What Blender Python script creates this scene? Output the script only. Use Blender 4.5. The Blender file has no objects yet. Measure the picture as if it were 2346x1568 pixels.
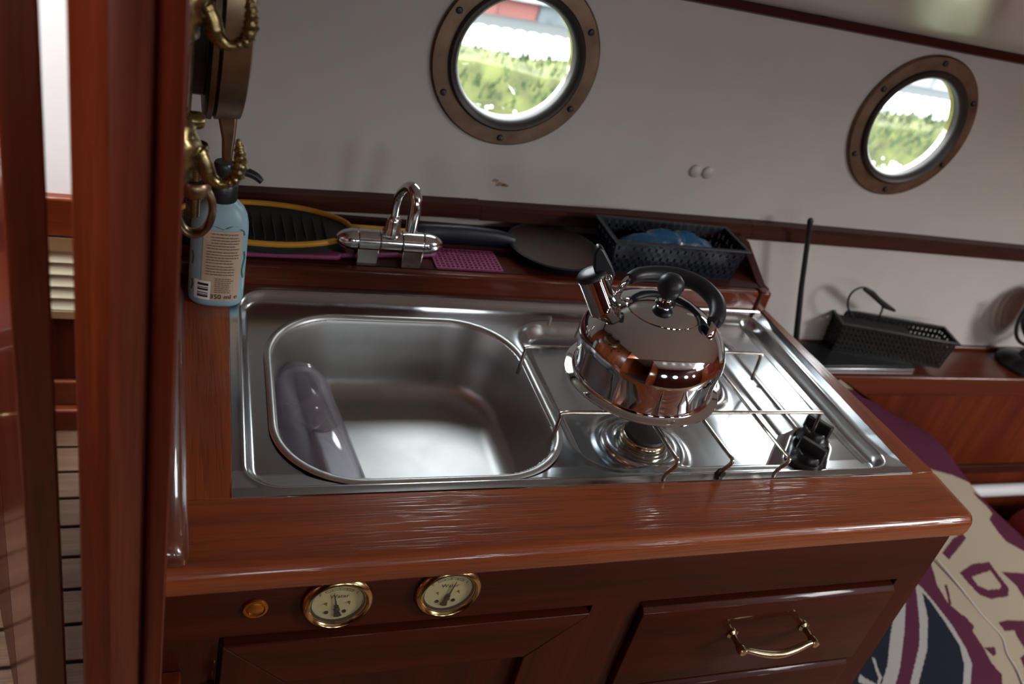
import bpy, bmesh, math, random
from mathutils import Vector, Matrix

random.seed(7)
scene = bpy.context.scene
COL = scene.collection
PI = math.pi

# ------------------------------------------------------------------ camera
FPX, CXP, CYP = 2085.39, 1173.0, 784.0          # focal length / centre for 2346 x 1568
ROT = ((0.93080792, 0.02726871, 0.3644901),      # rows: world x, y, z in camera axes (right, down, forward)
       (-0.2867624, -0.56384695, 0.77449593),
       (0.22663613, -0.825429, -0.51701356))
EYE = Vector((0.0, 0.0, 1.435))
cam_data = bpy.data.cameras.new('camera')
cam_data.sensor_width = 36.0
cam_data.lens = 36.0 * FPX / 2346.0
cam_data.clip_start = 0.02
cam_data.clip_end = 200
cam = bpy.data.objects.new('camera', cam_data)
COL.objects.link(cam)
m = Matrix(((ROT[0][0], -ROT[0][1], -ROT[0][2], EYE.x),
            (ROT[1][0], -ROT[1][1], -ROT[1][2], EYE.y),
            (ROT[2][0], -ROT[2][1], -ROT[2][2], EYE.z),
            (0, 0, 0, 1)))
cam.matrix_world = m
scene.camera = cam
cam_data.dof.use_dof = True
cam_data.dof.focus_distance = 0.82
cam_data.dof.aperture_fstop = 6.3

# ------------------------------------------------------------------ world, lights, exposure
W = bpy.data.worlds.new('overcast_sky')
scene.world = W
W.use_nodes = True
bg = W.node_tree.nodes['Background']
bg.inputs[0].default_value = (0.93, 0.97, 1.0, 1)
bg.inputs[1].default_value = 4.8

vs = scene.view_settings
vs.view_transform = 'Standard'
vs.look = 'None'
vs.gamma = 1.0
vs.use_curve_mapping = False
vs.exposure = 1.65


def area_light(name, loc, target, sx, sy, power, color=(1, 1, 1), portal=False):
    d = bpy.data.lights.new(name, 'AREA')
    d.shape = 'RECTANGLE'
    d.size = sx
    d.size_y = sy
    d.energy = power
    d.color = color
    o = bpy.data.objects.new(name, d)
    COL.objects.link(o)
    o.location = loc
    o.rotation_euler = (Vector(target) - Vector(loc)).to_track_quat('-Z', 'Y').to_euler()
    if portal:
        d.cycles.is_portal = True
    return o


# openings to the sky that the sampler should know about
area_light('aft_hatch_opening_light', (-0.49, 0.73, 1.66), (-0.49, 0.73, 0), 0.80, 0.76, 1, portal=True)
area_light('far_porthole_opening_light', (0.35, -1.42, 1.30), (0.35, 0, 1.30), 0.26, 0.26, 1, portal=True)
area_light('far_porthole_opening_light', (0.95, -1.42, 1.30), (0.95, 0, 1.30), 0.26, 0.26, 1, portal=True)
area_light('far_porthole_opening_light', (1.65, -1.42, 1.30), (1.65, 0, 1.30), 0.26, 0.26, 1, portal=True)
area_light('far_porthole_opening_light', (2.35, -1.42, 1.30), (2.35, 0, 1.30), 0.26, 0.26, 1, portal=True)
# daylight falling in through the open fore hatch, aimed down into the galley
area_light('fore_hatch_daylight', (2.55, -0.78, 1.90), (1.0, 1.0, 0.80), 0.52, 0.40, 8.2, (1.0, 0.98, 0.96))
area_light('porthole_opening_light', (0.396, 1.10, 1.149), (0.396, 0, 1.149), 0.15, 0.15, 1, portal=True)
area_light('porthole_opening_light', (1.020, 1.10, 1.139), (1.020, 0, 1.139), 0.15, 0.15, 1, portal=True)


# ------------------------------------------------------------------ pixel helpers (photo pixel -> direction)
def pray(p):
    c = (p[0] - CXP, p[1] - CYP, FPX)
    return Vector([sum(ROT[i][j] * c[j] for j in range(3)) for i in range(3)])


def on_plane(p, p0, n):
    d = pray(p)
    t = (Vector(p0) - EYE).dot(Vector(n)) / d.dot(Vector(n))
    return EYE + d * t


# ------------------------------------------------------------------ materials
def new_mat(name):
    mt = bpy.data.materials.new(name)
    mt.use_nodes = True
    nt = mt.node_tree
    return mt, nt, nt.nodes['Principled BSDF']


def N(nt, typ, **kw):
    n = nt.nodes.new(typ)
    for k, v in kw.items():
        setattr(n, k, v)
    return n


def ramp(nt, stops):
    r = nt.nodes.new('ShaderNodeValToRGB')
    e = r.color_ramp.elements
    while len(e) < len(stops):
        e.new(0.5)
    for el, (p, c) in zip(e, stops):
        el.position = p
        el.color = (*c, 1)
    return r


def coords(nt, scale, kind='Object'):
    tc = N(nt, 'ShaderNodeTexCoord')
    mp = N(nt, 'ShaderNodeMapping')
    mp.inputs['Scale'].default_value = scale
    nt.links.new(tc.outputs[kind], mp.inputs['Vector'])
    return mp


def noise(nt, scale_vec, scale=1.0, detail=4, rough=0.55, dist=0.0):
    mp = coords(nt, scale_vec)
    n = N(nt, 'ShaderNodeTexNoise')
    n.inputs['Scale'].default_value = scale
    n.inputs['Detail'].default_value = detail
    n.inputs['Roughness'].default_value = rough
    n.inputs['Distortion'].default_value = dist
    nt.links.new(mp.outputs[0], n.inputs['Vector'])
    return n


def plain(name, col, rough=0.5, metal=0.0, coat=0.0, bump=0.0, bscale=200, spec=0.5, var=0.0):
    mt, nt, b = new_mat(name)
    b.inputs['Base Color'].default_value = (*col, 1)
    b.inputs['Roughness'].default_value = rough
    b.inputs['Metallic'].default_value = metal
    b.inputs['Specular IOR Level'].default_value = spec
    b.inputs['Coat Weight'].default_value = coat
    b.inputs['Coat Roughness'].default_value = 0.08
    if var > 0:
        n = noise(nt, (1, 1, 1), 14, 5)
        r = ramp(nt, [(0.3, tuple(c * (1 - var) for c in col)), (0.7, tuple(min(1, c * (1 + var)) for c in col))])
        nt.links.new(n.outputs['Fac'], r.inputs[0])
        nt.links.new(r.outputs[0], b.inputs['Base Color'])
    if bump > 0:
        n2 = noise(nt, (1, 1, 1), bscale, 3)
        bp = N(nt, 'ShaderNodeBump')
        bp.inputs['Strength'].default_value = bump
        bp.inputs['Distance'].default_value = 0.001
        nt.links.new(n2.outputs['Fac'], bp.inputs['Height'])
        nt.links.new(bp.outputs[0], b.inputs['Normal'])
    return mt


def wood(name, axis, dark, mid, light, rough=0.32, coat=0.55, coat_rough=0.10, pore=0.22, grain=1.0, spec=0.3):
    mt, nt, b = new_mat(name)
    s1 = [34 * grain] * 3
    s1[axis] = 1.6 * grain
    n1 = noise(nt, s1, 1.0, 6, 0.62, 0.35)
    r1 = ramp(nt, [(0.25, dark), (0.5, mid), (0.78, light)])
    nt.links.new(n1.outputs['Fac'], r1.inputs[0])
    s2 = [420.0] * 3
    s2[axis] = 16.0
    n2 = noise(nt, s2, 1.0, 2, 0.5)
    r2 = ramp(nt, [(0.36, (0.45, 0.4, 0.4)), (0.5, (1, 1, 1))])
    nt.links.new(n2.outputs['Fac'], r2.inputs[0])
    mx = N(nt, 'ShaderNodeMix', data_type='RGBA', blend_type='MULTIPLY')
    mx.inputs['Factor'].default_value = 0.35
    nt.links.new(r1.outputs[0], mx.inputs['A'])
    nt.links.new(r2.outputs[0], mx.inputs['B'])
    nt.links.new(mx.outputs['Result'], b.inputs['Base Color'])
    b.inputs['Roughness'].default_value = rough
    b.inputs['Specular IOR Level'].default_value = spec
    b.inputs['Coat Weight'].default_value = coat
    b.inputs['Coat Roughness'].default_value = coat_rough
    bp = N(nt, 'ShaderNodeBump')
    bp.inputs['Strength'].default_value = pore
    bp.inputs['Distance'].default_value = 0.0006
    nt.links.new(r2.outputs[0], bp.inputs['Height'])
    nt.links.new(bp.outputs[0], b.inputs['Normal'])
    bp2 = N(nt, 'ShaderNodeBump')
    bp2.inputs['Strength'].default_value = pore * 0.75
    bp2.inputs['Distance'].default_value = 0.0005
    nt.links.new(r2.outputs[0], bp2.inputs['Height'])
    nt.links.new(bp2.outputs[0], b.inputs['Coat Normal'])
    return mt


def metal(name, col, rough, scratch=(1, 1, 1), sscale=60, amt=0.12, bump=0.0, dark=0.8):
    mt, nt, b = new_mat(name)
    b.inputs['Metallic'].default_value = 1.0
    n = noise(nt, scratch, sscale, 4)
    r = ramp(nt, [(0.3, tuple(c * dark for c in col)), (0.7, col)])
    nt.links.new(n.outputs['Fac'], r.inputs[0])
    nt.links.new(r.outputs[0], b.inputs['Base Color'])
    mr = N(nt, 'ShaderNodeMapRange')
    mr.inputs['To Min'].default_value = max(0.02, rough - amt * 0.5)
    mr.inputs['To Max'].default_value = rough + amt * 0.5
    nt.links.new(n.outputs['Fac'], mr.inputs['Value'])
    nt.links.new(mr.outputs[0], b.inputs['Roughness'])
    if bump:
        bp = N(nt, 'ShaderNodeBump')
        bp.inputs['Strength'].default_value = bump
        bp.inputs['Distance'].default_value = 0.0004
        nt.links.new(n.outputs['Fac'], bp.inputs['Height'])
        nt.links.new(bp.outputs[0], b.inputs['Normal'])
    return mt


def clear(name, tint, rough=0.02, gloss=1.0, milk=0.0):
    """thin clear sheet: see-through with a fresnel reflection"""
    mt = bpy.data.materials.new(name)
    mt.use_nodes = True
    nt = mt.node_tree
    nt.nodes.clear()
    out = N(nt, 'ShaderNodeOutputMaterial')
    tr = N(nt, 'ShaderNodeBsdfTransparent')
    tr.inputs[0].default_value = (*tint, 1)
    gl = N(nt, 'ShaderNodeBsdfGlossy')
    gl.inputs['Roughness'].default_value = rough
    gl.inputs['Color'].default_value = (gloss, gloss, gloss, 1)
    fr = N(nt, 'ShaderNodeFresnel')
    ge = N(nt, 'ShaderNodeNewGeometry')          # same index from both faces of the thin sheet
    mr = N(nt, 'ShaderNodeMapRange')
    mr.inputs['To Min'].default_value = 1.45
    mr.inputs['To Max'].default_value = 1 / 1.45
    nt.links.new(ge.outputs['Backfacing'], mr.inputs['Value'])
    nt.links.new(mr.outputs[0], fr.inputs['IOR'])
    mx = N(nt, 'ShaderNodeMixShader')
    nt.links.new(fr.outputs[0], mx.inputs[0])
    nt.links.new(tr.outputs[0], mx.inputs[1])
    nt.links.new(gl.outputs[0], mx.inputs[2])
    if milk > 0:
        df = N(nt, 'ShaderNodeBsdfDiffuse')
        df.inputs['Color'].default_value = (0.60, 0.58, 0.66, 1)
        m2 = N(nt, 'ShaderNodeMixShader')
        m2.inputs[0].default_value = milk
        nt.links.new(mx.outputs[0], m2.inputs[1])
        nt.links.new(df.outputs[0], m2.inputs[2])
        mx = m2
    nt.links.new(mx.outputs[0], out.inputs[0])
    return mt


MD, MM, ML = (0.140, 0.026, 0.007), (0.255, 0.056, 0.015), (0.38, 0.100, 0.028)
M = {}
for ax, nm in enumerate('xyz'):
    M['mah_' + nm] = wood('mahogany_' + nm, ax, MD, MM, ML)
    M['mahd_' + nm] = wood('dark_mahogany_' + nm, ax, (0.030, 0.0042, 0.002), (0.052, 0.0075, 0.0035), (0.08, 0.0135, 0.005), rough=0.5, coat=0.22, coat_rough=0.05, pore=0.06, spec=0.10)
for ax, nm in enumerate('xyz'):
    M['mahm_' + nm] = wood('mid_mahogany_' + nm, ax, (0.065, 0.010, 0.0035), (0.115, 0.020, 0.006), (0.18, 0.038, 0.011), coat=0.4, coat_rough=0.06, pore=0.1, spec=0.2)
M['front_board'] = wood('front_board_mahogany', 0, MD, MM, ML, coat=0.7, coat_rough=0.12, pore=0.4)
M['post'] = wood('post_mahogany', 2, (0.070, 0.009, 0.0028), (0.118, 0.017, 0.0048), (0.19, 0.036, 0.010), rough=0.38, coat=0.35, coat_rough=0.15)
M['rail'] = wood('weathered_rail', 0, (0.035, 0.010, 0.007), (0.06, 0.017, 0.011), (0.09, 0.027, 0.017), rough=0.5, coat=0.12, coat_rough=0.25, spec=0.15)
M['teak'] = wood('teak_deck', 0, (0.045, 0.021, 0.010), (0.082, 0.040, 0.020), (0.125, 0.066, 0.036), rough=0.65, coat=0.0, pore=0.6, grain=2.5)
M['sole'] = wood('pale_cabin_sole', 0, (0.20, 0.12, 0.07), (0.30, 0.19, 0.11), (0.38, 0.25, 0.16), rough=0.5, coat=0.1)
M['caulk'] = plain('black_caulk', (0.012, 0.012, 0.013), 0.6)
M['paint'] = plain('cream_paint', (0.58, 0.55, 0.515), 0.42, var=0.03, bump=0.05, bscale=25)
M['paint_white'] = plain('white_paint', (0.85, 0.90, 0.90), 0.5)
M['ceil'] = plain('gloss_ceiling_paint', (0.74, 0.71, 0.68), 0.24, coat=0.3, bump=0.05, bscale=18)
M['steel'] = metal('brushed_steel', (0.56, 0.58, 0.60), 0.21, (1, 1, 1), 14, 0.05, dark=0.95)
M['basin'] = metal('satin_steel', (0.56, 0.565, 0.56), 0.41, (1, 1, 1), 60, 0.08, dark=0.90)
M['chrome'] = metal('polished_steel', (0.74, 0.76, 0.78), 0.05, (1, 1, 1), 8, 0.03, dark=0.95)
M['tap'] = metal('tap_chrome', (0.72, 0.72, 0.73), 0.12, (1, 1, 1), 90, 0.10, dark=0.8)
M['wire'] = metal('stainless_wire', (0.62, 0.58, 0.52), 0.22, (1, 1, 1), 120, 0.2, dark=0.6)
M['brass'] = metal('aged_brass', (0.34, 0.27, 0.125), 0.27, (1, 1, 1), 70, 0.2, dark=0.5)
M['brass_polish'] = metal('polished_brass', (0.62, 0.44, 0.21), 0.18, (1, 1, 1), 90, 0.12, dark=0.7)
M['brass_pale'] = metal('pale_brass', (0.72, 0.62, 0.42), 0.14, (1, 1, 1), 90, 0.1, dark=0.7)
M['bronze'] = metal('brown_bronze', (0.31, 0.22, 0.14), 0.34, (1, 1, 1), 40, 0.2, dark=0.6)
M['ring_bronze'] = metal('matt_porthole_bronze', (0.27, 0.18, 0.125), 0.42, (1, 1, 1), 30, 0.15, dark=0.6)
M['ring_dark'] = plain('dark_porthole_rim', (0.035, 0.03, 0.028), 0.4, metal=0.3)
M['blackplastic'] = plain('black_plastic', (0.012, 0.013, 0.015), 0.32)
M['softblack'] = plain('soft_black_plastic', (0.014, 0.017, 0.022), 0.42)
M['navy'] = plain('navy_plastic', (0.006, 0.009, 0.020), 0.4)  # darkened so the colour carries the shade of the shelf niche
M['bluebag'] = plain('blue_plastic_film', (0.015, 0.09, 0.20), 0.25, bump=0.6, bscale=60)
M['yellow'] = plain('yellow_plastic', (0.50, 0.23, 0.008), 0.5)
M['pink'] = plain('mauve_plastic', (0.24, 0.040, 0.115), 0.5)  # lowered below the plastic's own tone to imitate the niche shade
M['brownpan'] = plain('brown_nonstick', (0.034, 0.017, 0.012), 0.5, var=0.2)  # pan brown deepened in place of the shade on the shelf
M['mesh_black'] = plain('black_mesh', (0.006, 0.006, 0.007), 0.7)
M['glass'] = clear('window_glass', (0.93, 0.95, 0.95))
M['dialglass'] = clear('dial_glass', (0.96, 0.96, 0.96))
M['clearplastic'] = clear('grey_clear_plastic', (0.92, 0.91, 0.94), 0.08, milk=0.10)
M['dial'] = plain('cream_dial', (0.60, 0.56, 0.30), 0.5)
M['ink'] = plain('black_ink', (0.012, 0.010, 0.010), 0.5)
M['inkbrown'] = plain('grey_brown_ink', (0.16, 0.11, 0.085), 0.6)
M['bottle'] = plain('pale_blue_bottle', (0.25, 0.40, 0.47), 0.4)
M['label'] = plain('beige_label', (0.47, 0.36, 0.26), 0.5)
M['leaf'] = plain('printed_leaf_green', (0.06, 0.11, 0.07), 0.5)
M['whitelabel'] = plain('white_label', (0.75, 0.74, 0.72), 0.5)
M['orange'] = plain('amber_button', (0.42, 0.13, 0.012), 0.3, metal=0.6)
M['white_plastic'] = plain('white_plastic', (0.55, 0.52, 0.48), 0.4)
M['grey_metal'] = metal('grey_metal_case', (0.45, 0.45, 0.46), 0.3)
M['cream_louvre'] = plain('cream_louvre', (0.50, 0.46, 0.33), 0.4)
M['red_cloth'] = plain('red_cloth', (0.33, 0.012, 0.018), 0.8, bump=0.3, bscale=400)
M['pale_tube'] = plain('pale_grey_tube', (0.70, 0.71, 0.73), 0.35)
M['water'] = plain('grey_water', (0.30, 0.31, 0.30), 0.08)
M['moss'] = plain('mossy_bank', (0.062, 0.070, 0.017), 0.9, var=0.55, bump=0.8, bscale=30)
M['grass'] = plain('grass_blades', (0.026, 0.046, 0.012), 0.8, var=0.3)
M['whitestone'] = plain('white_stone', (0.92, 0.92, 0.91), 0.8)
M['shed'] = plain('grey_shed_boards', (0.10, 0.115, 0.125), 0.7, var=0.25)
M['shedpale'] = plain('pale_shed_boards', (0.30, 0.32, 0.34), 0.7)
M['shedred'] = plain('rust_red_boards', (0.20, 0.07, 0.06), 0.7)
M['curtain'] = plain('dark_red_curtain', (0.20, 0.012, 0.016), 0.8)


# ------------------------------------------------------------------ mesh builder
class MB:
    def __init__(self):
        self.v, self.f = [], []

    def add(self, vs_, fs_):
        o = len(self.v)
        self.v += [tuple(p) for p in vs_]
        self.f += [tuple(i + o for i in q) for q in fs_]
        return self

    def box(self, x0, x1, y0, y1, z0, z1):
        return self.add([(x0, y0, z0), (x1, y0, z0), (x1, y1, z0), (x0, y1, z0),
                         (x0, y0, z1), (x1, y0, z1), (x1, y1, z1), (x0, y1, z1)],
                        [(3, 2, 1, 0), (4, 5, 6, 7), (0, 1, 5, 4), (1, 2, 6, 5), (2, 3, 7, 6), (3, 0, 4, 7)])

    def prism(self, poly, axis, a, b):
        """poly: 2-D outline; extruded along axis from a to b (remaining axes in order)"""
        n = len(poly)

        def mk(p, t):
            q = list(p)
            q.insert(axis, t)
            return q
        vv = [mk(p, a) for p in poly] + [mk(p, b) for p in poly]
        ff = [tuple(range(n)), tuple(range(2 * n - 1, n - 1, -1))]
        ff += [(i, n + i, n + (i + 1) % n, (i + 1) % n) for i in range(n)]
        return self.add(vv, ff)

    def tube(self, path, r, seg=12, cap=True, squash=None):
        pts = [Vector(p) for p in path]
        n = len(pts)
        rs = r if isinstance(r, (list, tuple)) else [r] * n
        tan = []
        for i in range(n):
            a, b = pts[max(0, i - 1)], pts[min(n - 1, i + 1)]
            tan.append((b - a).normalized())
        up = Vector((0, 0, 1)) if abs(tan[0].z) < 0.9 else Vector((1, 0, 0))
        u = (up - tan[0] * up.dot(tan[0])).normalized()
        vv, ff = [], []
        for i in range(n):
            u = (u - tan[i] * u.dot(tan[i])).normalized()
            w = tan[i].cross(u)
            for k in range(seg):
                a = 2 * PI * k / seg
                sq = squash if squash else 1.0
                vv.append(pts[i] + u * (math.cos(a) * rs[i]) + w * (math.sin(a) * rs[i] * sq))
        for i in range(n - 1):
            for k in range(seg):
                a, b = i * seg + k, i * seg + (k + 1) % seg
                ff.append((a, b, b + seg, a + seg))
        if cap:
            ff.append(tuple(range(seg - 1, -1, -1)))
            ff.append(tuple((n - 1) * seg + k for k in range(seg)))
        return self.add(vv, ff)

    def lathe(self, prof, origin=(0, 0, 0), axis=(0, 0, 1), seg=40, closed=False):
        """prof: (radius, height) along axis"""
        ax = Vector(axis).normalized()
        t = Vector((1, 0, 0)) if abs(ax.x) < 0.9 else Vector((0, 0, 1))
        u = (t - ax * t.dot(ax)).normalized()
        w = ax.cross(u)
        o = Vector(origin)
        vv, ff = [], []
        for r, h in prof:
            for k in range(seg):
                a = 2 * PI * k / seg
                vv.append(o + ax * h + (u * math.cos(a) + w * math.sin(a)) * max(r, 1e-5))
        m_ = len(prof)
        for i in range(m_ if closed else m_ - 1):
            j = (i + 1) % m_
            for k in range(seg):
                k2 = (k + 1) % seg
                ff.append((i * seg + k, i * seg + k2, j * seg + k2, j * seg + k))
        if not closed:
            if prof[0][0] > 1e-4:
                ff.append(tuple(range(seg - 1, -1, -1)))
            if prof[-1][0] > 1e-4:
                ff.append(tuple((m_ - 1) * seg + k for k in range(seg)))
        return self.add(vv, ff)

    def sphere(self, c, r, seg=20, rings=12):
        prof = [(r * math.sin(PI * i / rings), -r * math.cos(PI * i / rings)) for i in range(rings + 1)]
        return self.lathe(prof, c, (0, 0, 1), seg)

    def build(self, name, mat, parent=None, smooth=False, bevel=0.0, local=False, seg=2, angle=35, label=None):
        off = Vector((0, 0, 0))
        if parent is not None and not local:
            p = parent
            while p is not None:
                off += p.location
                p = p.parent
        me = bpy.data.meshes.new(name)
        me.from_pydata([tuple(Vector(p) - off) for p in self.v], [], self.f)
        bm = bmesh.new()
        bm.from_mesh(me)
        bmesh.ops.recalc_face_normals(bm, faces=bm.faces)
        bm.to_mesh(me)
        bm.free()
        me.materials.append(M[mat] if isinstance(mat, str) else mat)
        o = bpy.data.objects.new(name, me)
        COL.objects.link(o)
        if parent is not None:
            o.parent = parent
        if smooth:
            me.polygons.foreach_set('use_smooth', [True] * len(me.polygons))
            me.set_sharp_from_angle(angle=math.radians(angle))
        if bevel > 0:
            b = o.modifiers.new('bevel', 'BEVEL')
            b.width = bevel
            b.segments = seg
            b.limit_method = 'ANGLE'
            b.angle_limit = math.radians(40)
            me.polygons.foreach_set('use_smooth', [True] * len(me.polygons))
            me.set_sharp_from_angle(angle=math.radians(60))
        if label:
            o['label'] = label
        return o


def tag(o, label=None, cat=None, group=None, kind=None):
    if label:
        o['label'] = label
    if cat:
        o['category'] = cat
    if group:
        o['group'] = group
    if kind:
        o['kind'] = kind
    return o


def thing(name, loc, label, cat=None, group=None, kind=None, rot=(0, 0, 0)):
    o = bpy.data.objects.new(name, None)
    o.empty_display_size = 0.03
    COL.objects.link(o)
    o.location = loc
    o.rotation_euler = rot
    return tag(o, label, cat, group, kind)


def catmull(pts, n=8, closed=False):
    P = [Vector(p) for p in pts]
    out = []
    cnt = len(P)
    for i in range(cnt if closed else cnt - 1):
        if closed:
            p0, p1, p2, p3 = P[i - 1], P[i], P[(i + 1) % cnt], P[(i + 2) % cnt]
        else:
            p0, p1, p2, p3 = P[max(0, i - 1)], P[i], P[i + 1], P[min(cnt - 1, i + 2)]
        for k in range(n):
            t = k / n
            out.append(0.5 * ((2 * p1) + (p2 - p0) * t + (2 * p0 - 5 * p1 + 4 * p2 - p3) * t * t
                              + (3 * p1 - p0 - 3 * p2 + p3) * t ** 3))
    if not closed:
        out.append(P[-1])
    return out


def lerp_list(vals, n):
    out = []
    for i in range(len(vals) - 1):
        for k in range(n):
            out.append(vals[i] + (vals[i + 1] - vals[i]) * k / n)
    return out + [vals[-1]]


def text_verts(s, size, align='CENTER'):
    """flat glyph outlines as (x, y) verts + faces"""
    cu = bpy.data.curves.new('txt', 'FONT')
    cu.body = s
    cu.size = size
    cu.align_x = align
    cu.align_y = 'CENTER'
    cu.resolution_u = 3
    o = bpy.data.objects.new('txt', cu)
    COL.objects.link(o)
    bpy.context.view_layer.update()
    dg = bpy.context.evaluated_depsgraph_get()
    me = o.evaluated_get(dg).to_mesh()
    vv = [(v.co.x, v.co.y) for v in me.vertices]
    ff = [tuple(p.vertices) for p in me.polygons]
    o.evaluated_get(dg).to_mesh_clear()
    bpy.data.objects.remove(o)
    bpy.data.curves.remove(cu)
    return vv, ff


def sstep(a, b, x):
    t = max(0.0, min(1.0, (x - a) / (b - a)))
    return t * t * (3 - 2 * t)


def rrect_sdf(x, y, x0, x1, y0, y1, r):
    qx = abs(x - (x0 + x1) / 2) - (x1 - x0) / 2 + r
    qy = abs(y - (y0 + y1) / 2) - (y1 - y0) / 2 + r
    return math.hypot(max(qx, 0), max(qy, 0)) + min(max(qx, qy), 0) - r


# ================================================================== SETTING
WY = 1.04            # inner face of the cabin side
P1, P2 = (0.3957, 1.149), (1.020, 1.139)
PR_HOLE = 0.078


def wall_holes(name, y, t, x0, x1, z0, z1, holes, mat, flip=1):
    b = MB()
    xs = [x0]
    cells = []
    for hx, hz, r in holes:
        cells.append((hx - 0.16, hx + 0.16, hx, hz, r))
    cur = x0
    for a, c, hx, hz, r in cells:
        b.box(cur, a, min(y, y + t), max(y, y + t), z0, z1)
        angs = sorted(set([2 * PI * k / 64 for k in range(64)] +
                          [math.atan2(zz - hz, xx - hx) % (2 * PI) for xx in (a, c) for zz in (z0, z1)]))
        n = len(angs)
        vv = []
        for yy in (y, y + t):
            for an in angs:
                vv.append((hx + r * math.cos(an), yy, hz + r * math.sin(an)))
            for an in angs:
                ca, sa = math.cos(an), math.sin(an)
                s = 1e9
                if ca > 1e-9: s = min(s, (c - hx) / ca)
                if ca < -1e-9: s = min(s, (a - hx) / ca)
                if sa > 1e-9: s = min(s, (z1 - hz) / sa)
                if sa < -1e-9: s = min(s, (z0 - hz) / sa)
                vv.append((hx + s * ca, yy, hz + s * sa))
        ff = []
        for i in range(n):
            j = (i + 1) % n
            ff.append((i, j, n + j, n + i))
            ff.append((2 * n + i, 2 * n + j, 3 * n + j, 3 * n + i))
            ff.append((i, j, 2 * n + j, 2 * n + i))
        b.add(vv, ff)
        cur = c
    b.box(cur, x1, min(y, y + t), max(y, y + t), z0, z1)
    return b.build(name, mat, smooth=False)


o = wall_holes('wall_back', WY, 0.014, 0.0, 3.62, 0.40, 1.34, [(P1[0], P1[1], PR_HOLE), (P2[0], P2[1], PR_HOLE)], 'paint')
tag(o, 'cream painted cabin side with two round portholes', kind='structure')

# brown marks where old fittings were on the painted side
st = MB()
for (px_, py_, rr) in ((1135, 414, 0.0035), (1148, 422, 0.004), (1158, 426, 0.003), (1140, 425, 0.0022)):
    c = on_plane((px_, py_), (0, WY - 0.0005, 0), (0, 1, 0))
    poly = [(c.x + rr * (1 + 0.4 * random.uniform(-1, 1)) * 1.5 * math.cos(a), c.z + rr * 0.6 * (1 + .4 * random.uniform(-1, 1)) * math.sin(a))
            for a in [2 * PI * k / 10 for k in range(10)]]
    st.prism(poly, 1, WY - 0.0006, WY)
o2 = st.build('paint_mark', plain('rusty_mark', (0.36, 0.25, 0.17), 0.6), parent=o)

# ceiling under the side deck: slopes up inboard to the coach roof
cb = MB()
pr = [(1.045, 1.2635), (0.85, 1.303), (0.62, 1.350), (0.22, 1.430)]
prof = pr + [(y, z + 0.03) for y, z in reversed(pr)]
cb.prism(prof, 0, -0.02, 3.62)
tag(cb.build('ceiling', 'ceil', smooth=True), 'glossy cream deckhead sloping up from the cabin side', kind='structure')
cb = MB()
cb.box(-0.9, 3.62, 0.20, 0.225, 1.428, 2.02)
tag(cb.build('trim_7', 'mah_x', bevel=0.004), 'mahogany coaming where the coach roof rises', kind='structure')
# coach roof with the fore hatch left open
cb = MB()
for x0, x1, y0, y1 in ((-0.9, 2.15, -1.35, 0.215), (2.95, 3.62, -1.35, 0.215), (2.15, 2.95, -1.35, -1.12), (2.15, 2.95, -0.44, 0.215)):
    cb.box(x0, x1, y0, y1, 2.02, 2.06)
o = cb.build('ceiling', 'ceil')
tag(o, 'cream coach roof with the fore hatch opening', kind='structure')
cb = MB()
cb.box(-0.9, -0.02, 0.20, 0.35, 1.66, 1.70)  # unseen roof strip, added to cut the aft sky light on the post
tag(cb.build('ceiling', 'ceil'), 'unseen cream roof added to keep aft sky light off the post', kind='structure')
cb = MB()
cb.box(-0.94, -0.90, -1.39, 1.15, 0.0, 2.06)
tag(cb.build('wall_aft', 'mah_z'), 'mahogany bulkhead at the aft end', kind='structure')
# rest of the cabin (seen only in the reflections)
cb = MB()
cb.box(-0.9, 3.62, -1.39, -1.35, 0.0, 0.45)
tag(cb.build('wall_front', 'mahd_x'), 'dark mahogany settee side across the cabin', kind='structure')
o = wall_holes('wall_front', -1.35, -0.05, -0.9, 3.62, 0.45, 2.02, [(0.35, 1.30, 0.13), (0.95, 1.30, 0.13), (1.65, 1.30, 0.13), (2.35, 1.30, 0.13)], 'mahd_x')
tag(o, 'dark mahogany cabin side across from the galley', kind='structure')
cb = MB()
cb.box(3.60, 3.64, -1.39, 1.1, 0.0, 2.06)
tag(cb.build('wall_right', 'mah_z'), 'mahogany bulkhead at the fore end', kind='structure')
cb = MB()
cb.box(-0.9, 3.62, -1.39, 1.10, -0.03, 0.0)
tag(cb.build('floor', 'sole'), 'pale varnished cabin sole', kind='structure')
cb = MB()
cb.box(-0.055, -0.02, -1.35, -0.45, 0.0, 2.02)
tag(cb.build('wall_left', 'mah_z'), 'mahogany aft bulkhead behind the doorway', kind='structure')
cb = MB()
for i in range(14):
    cb.tube([(3.56, -0.55 + 0.06 * i, 0.85), (3.56, -0.55 + 0.06 * i, 1.75)], 0.03, 8)
tag(cb.build('curtain', 'curtain', smooth=True), 'dark red curtain hanging on the fore bulkhead', 'curtain')

# bulkhead beside the counter
cb = MB()
cb.box(-0.024, 0.0105, 0.47, 1.04, 0.0, 1.36)
tag(cb.build('wall_left', 'mah_z'), 'varnished bulkhead beside the counter', kind='structure')

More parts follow.
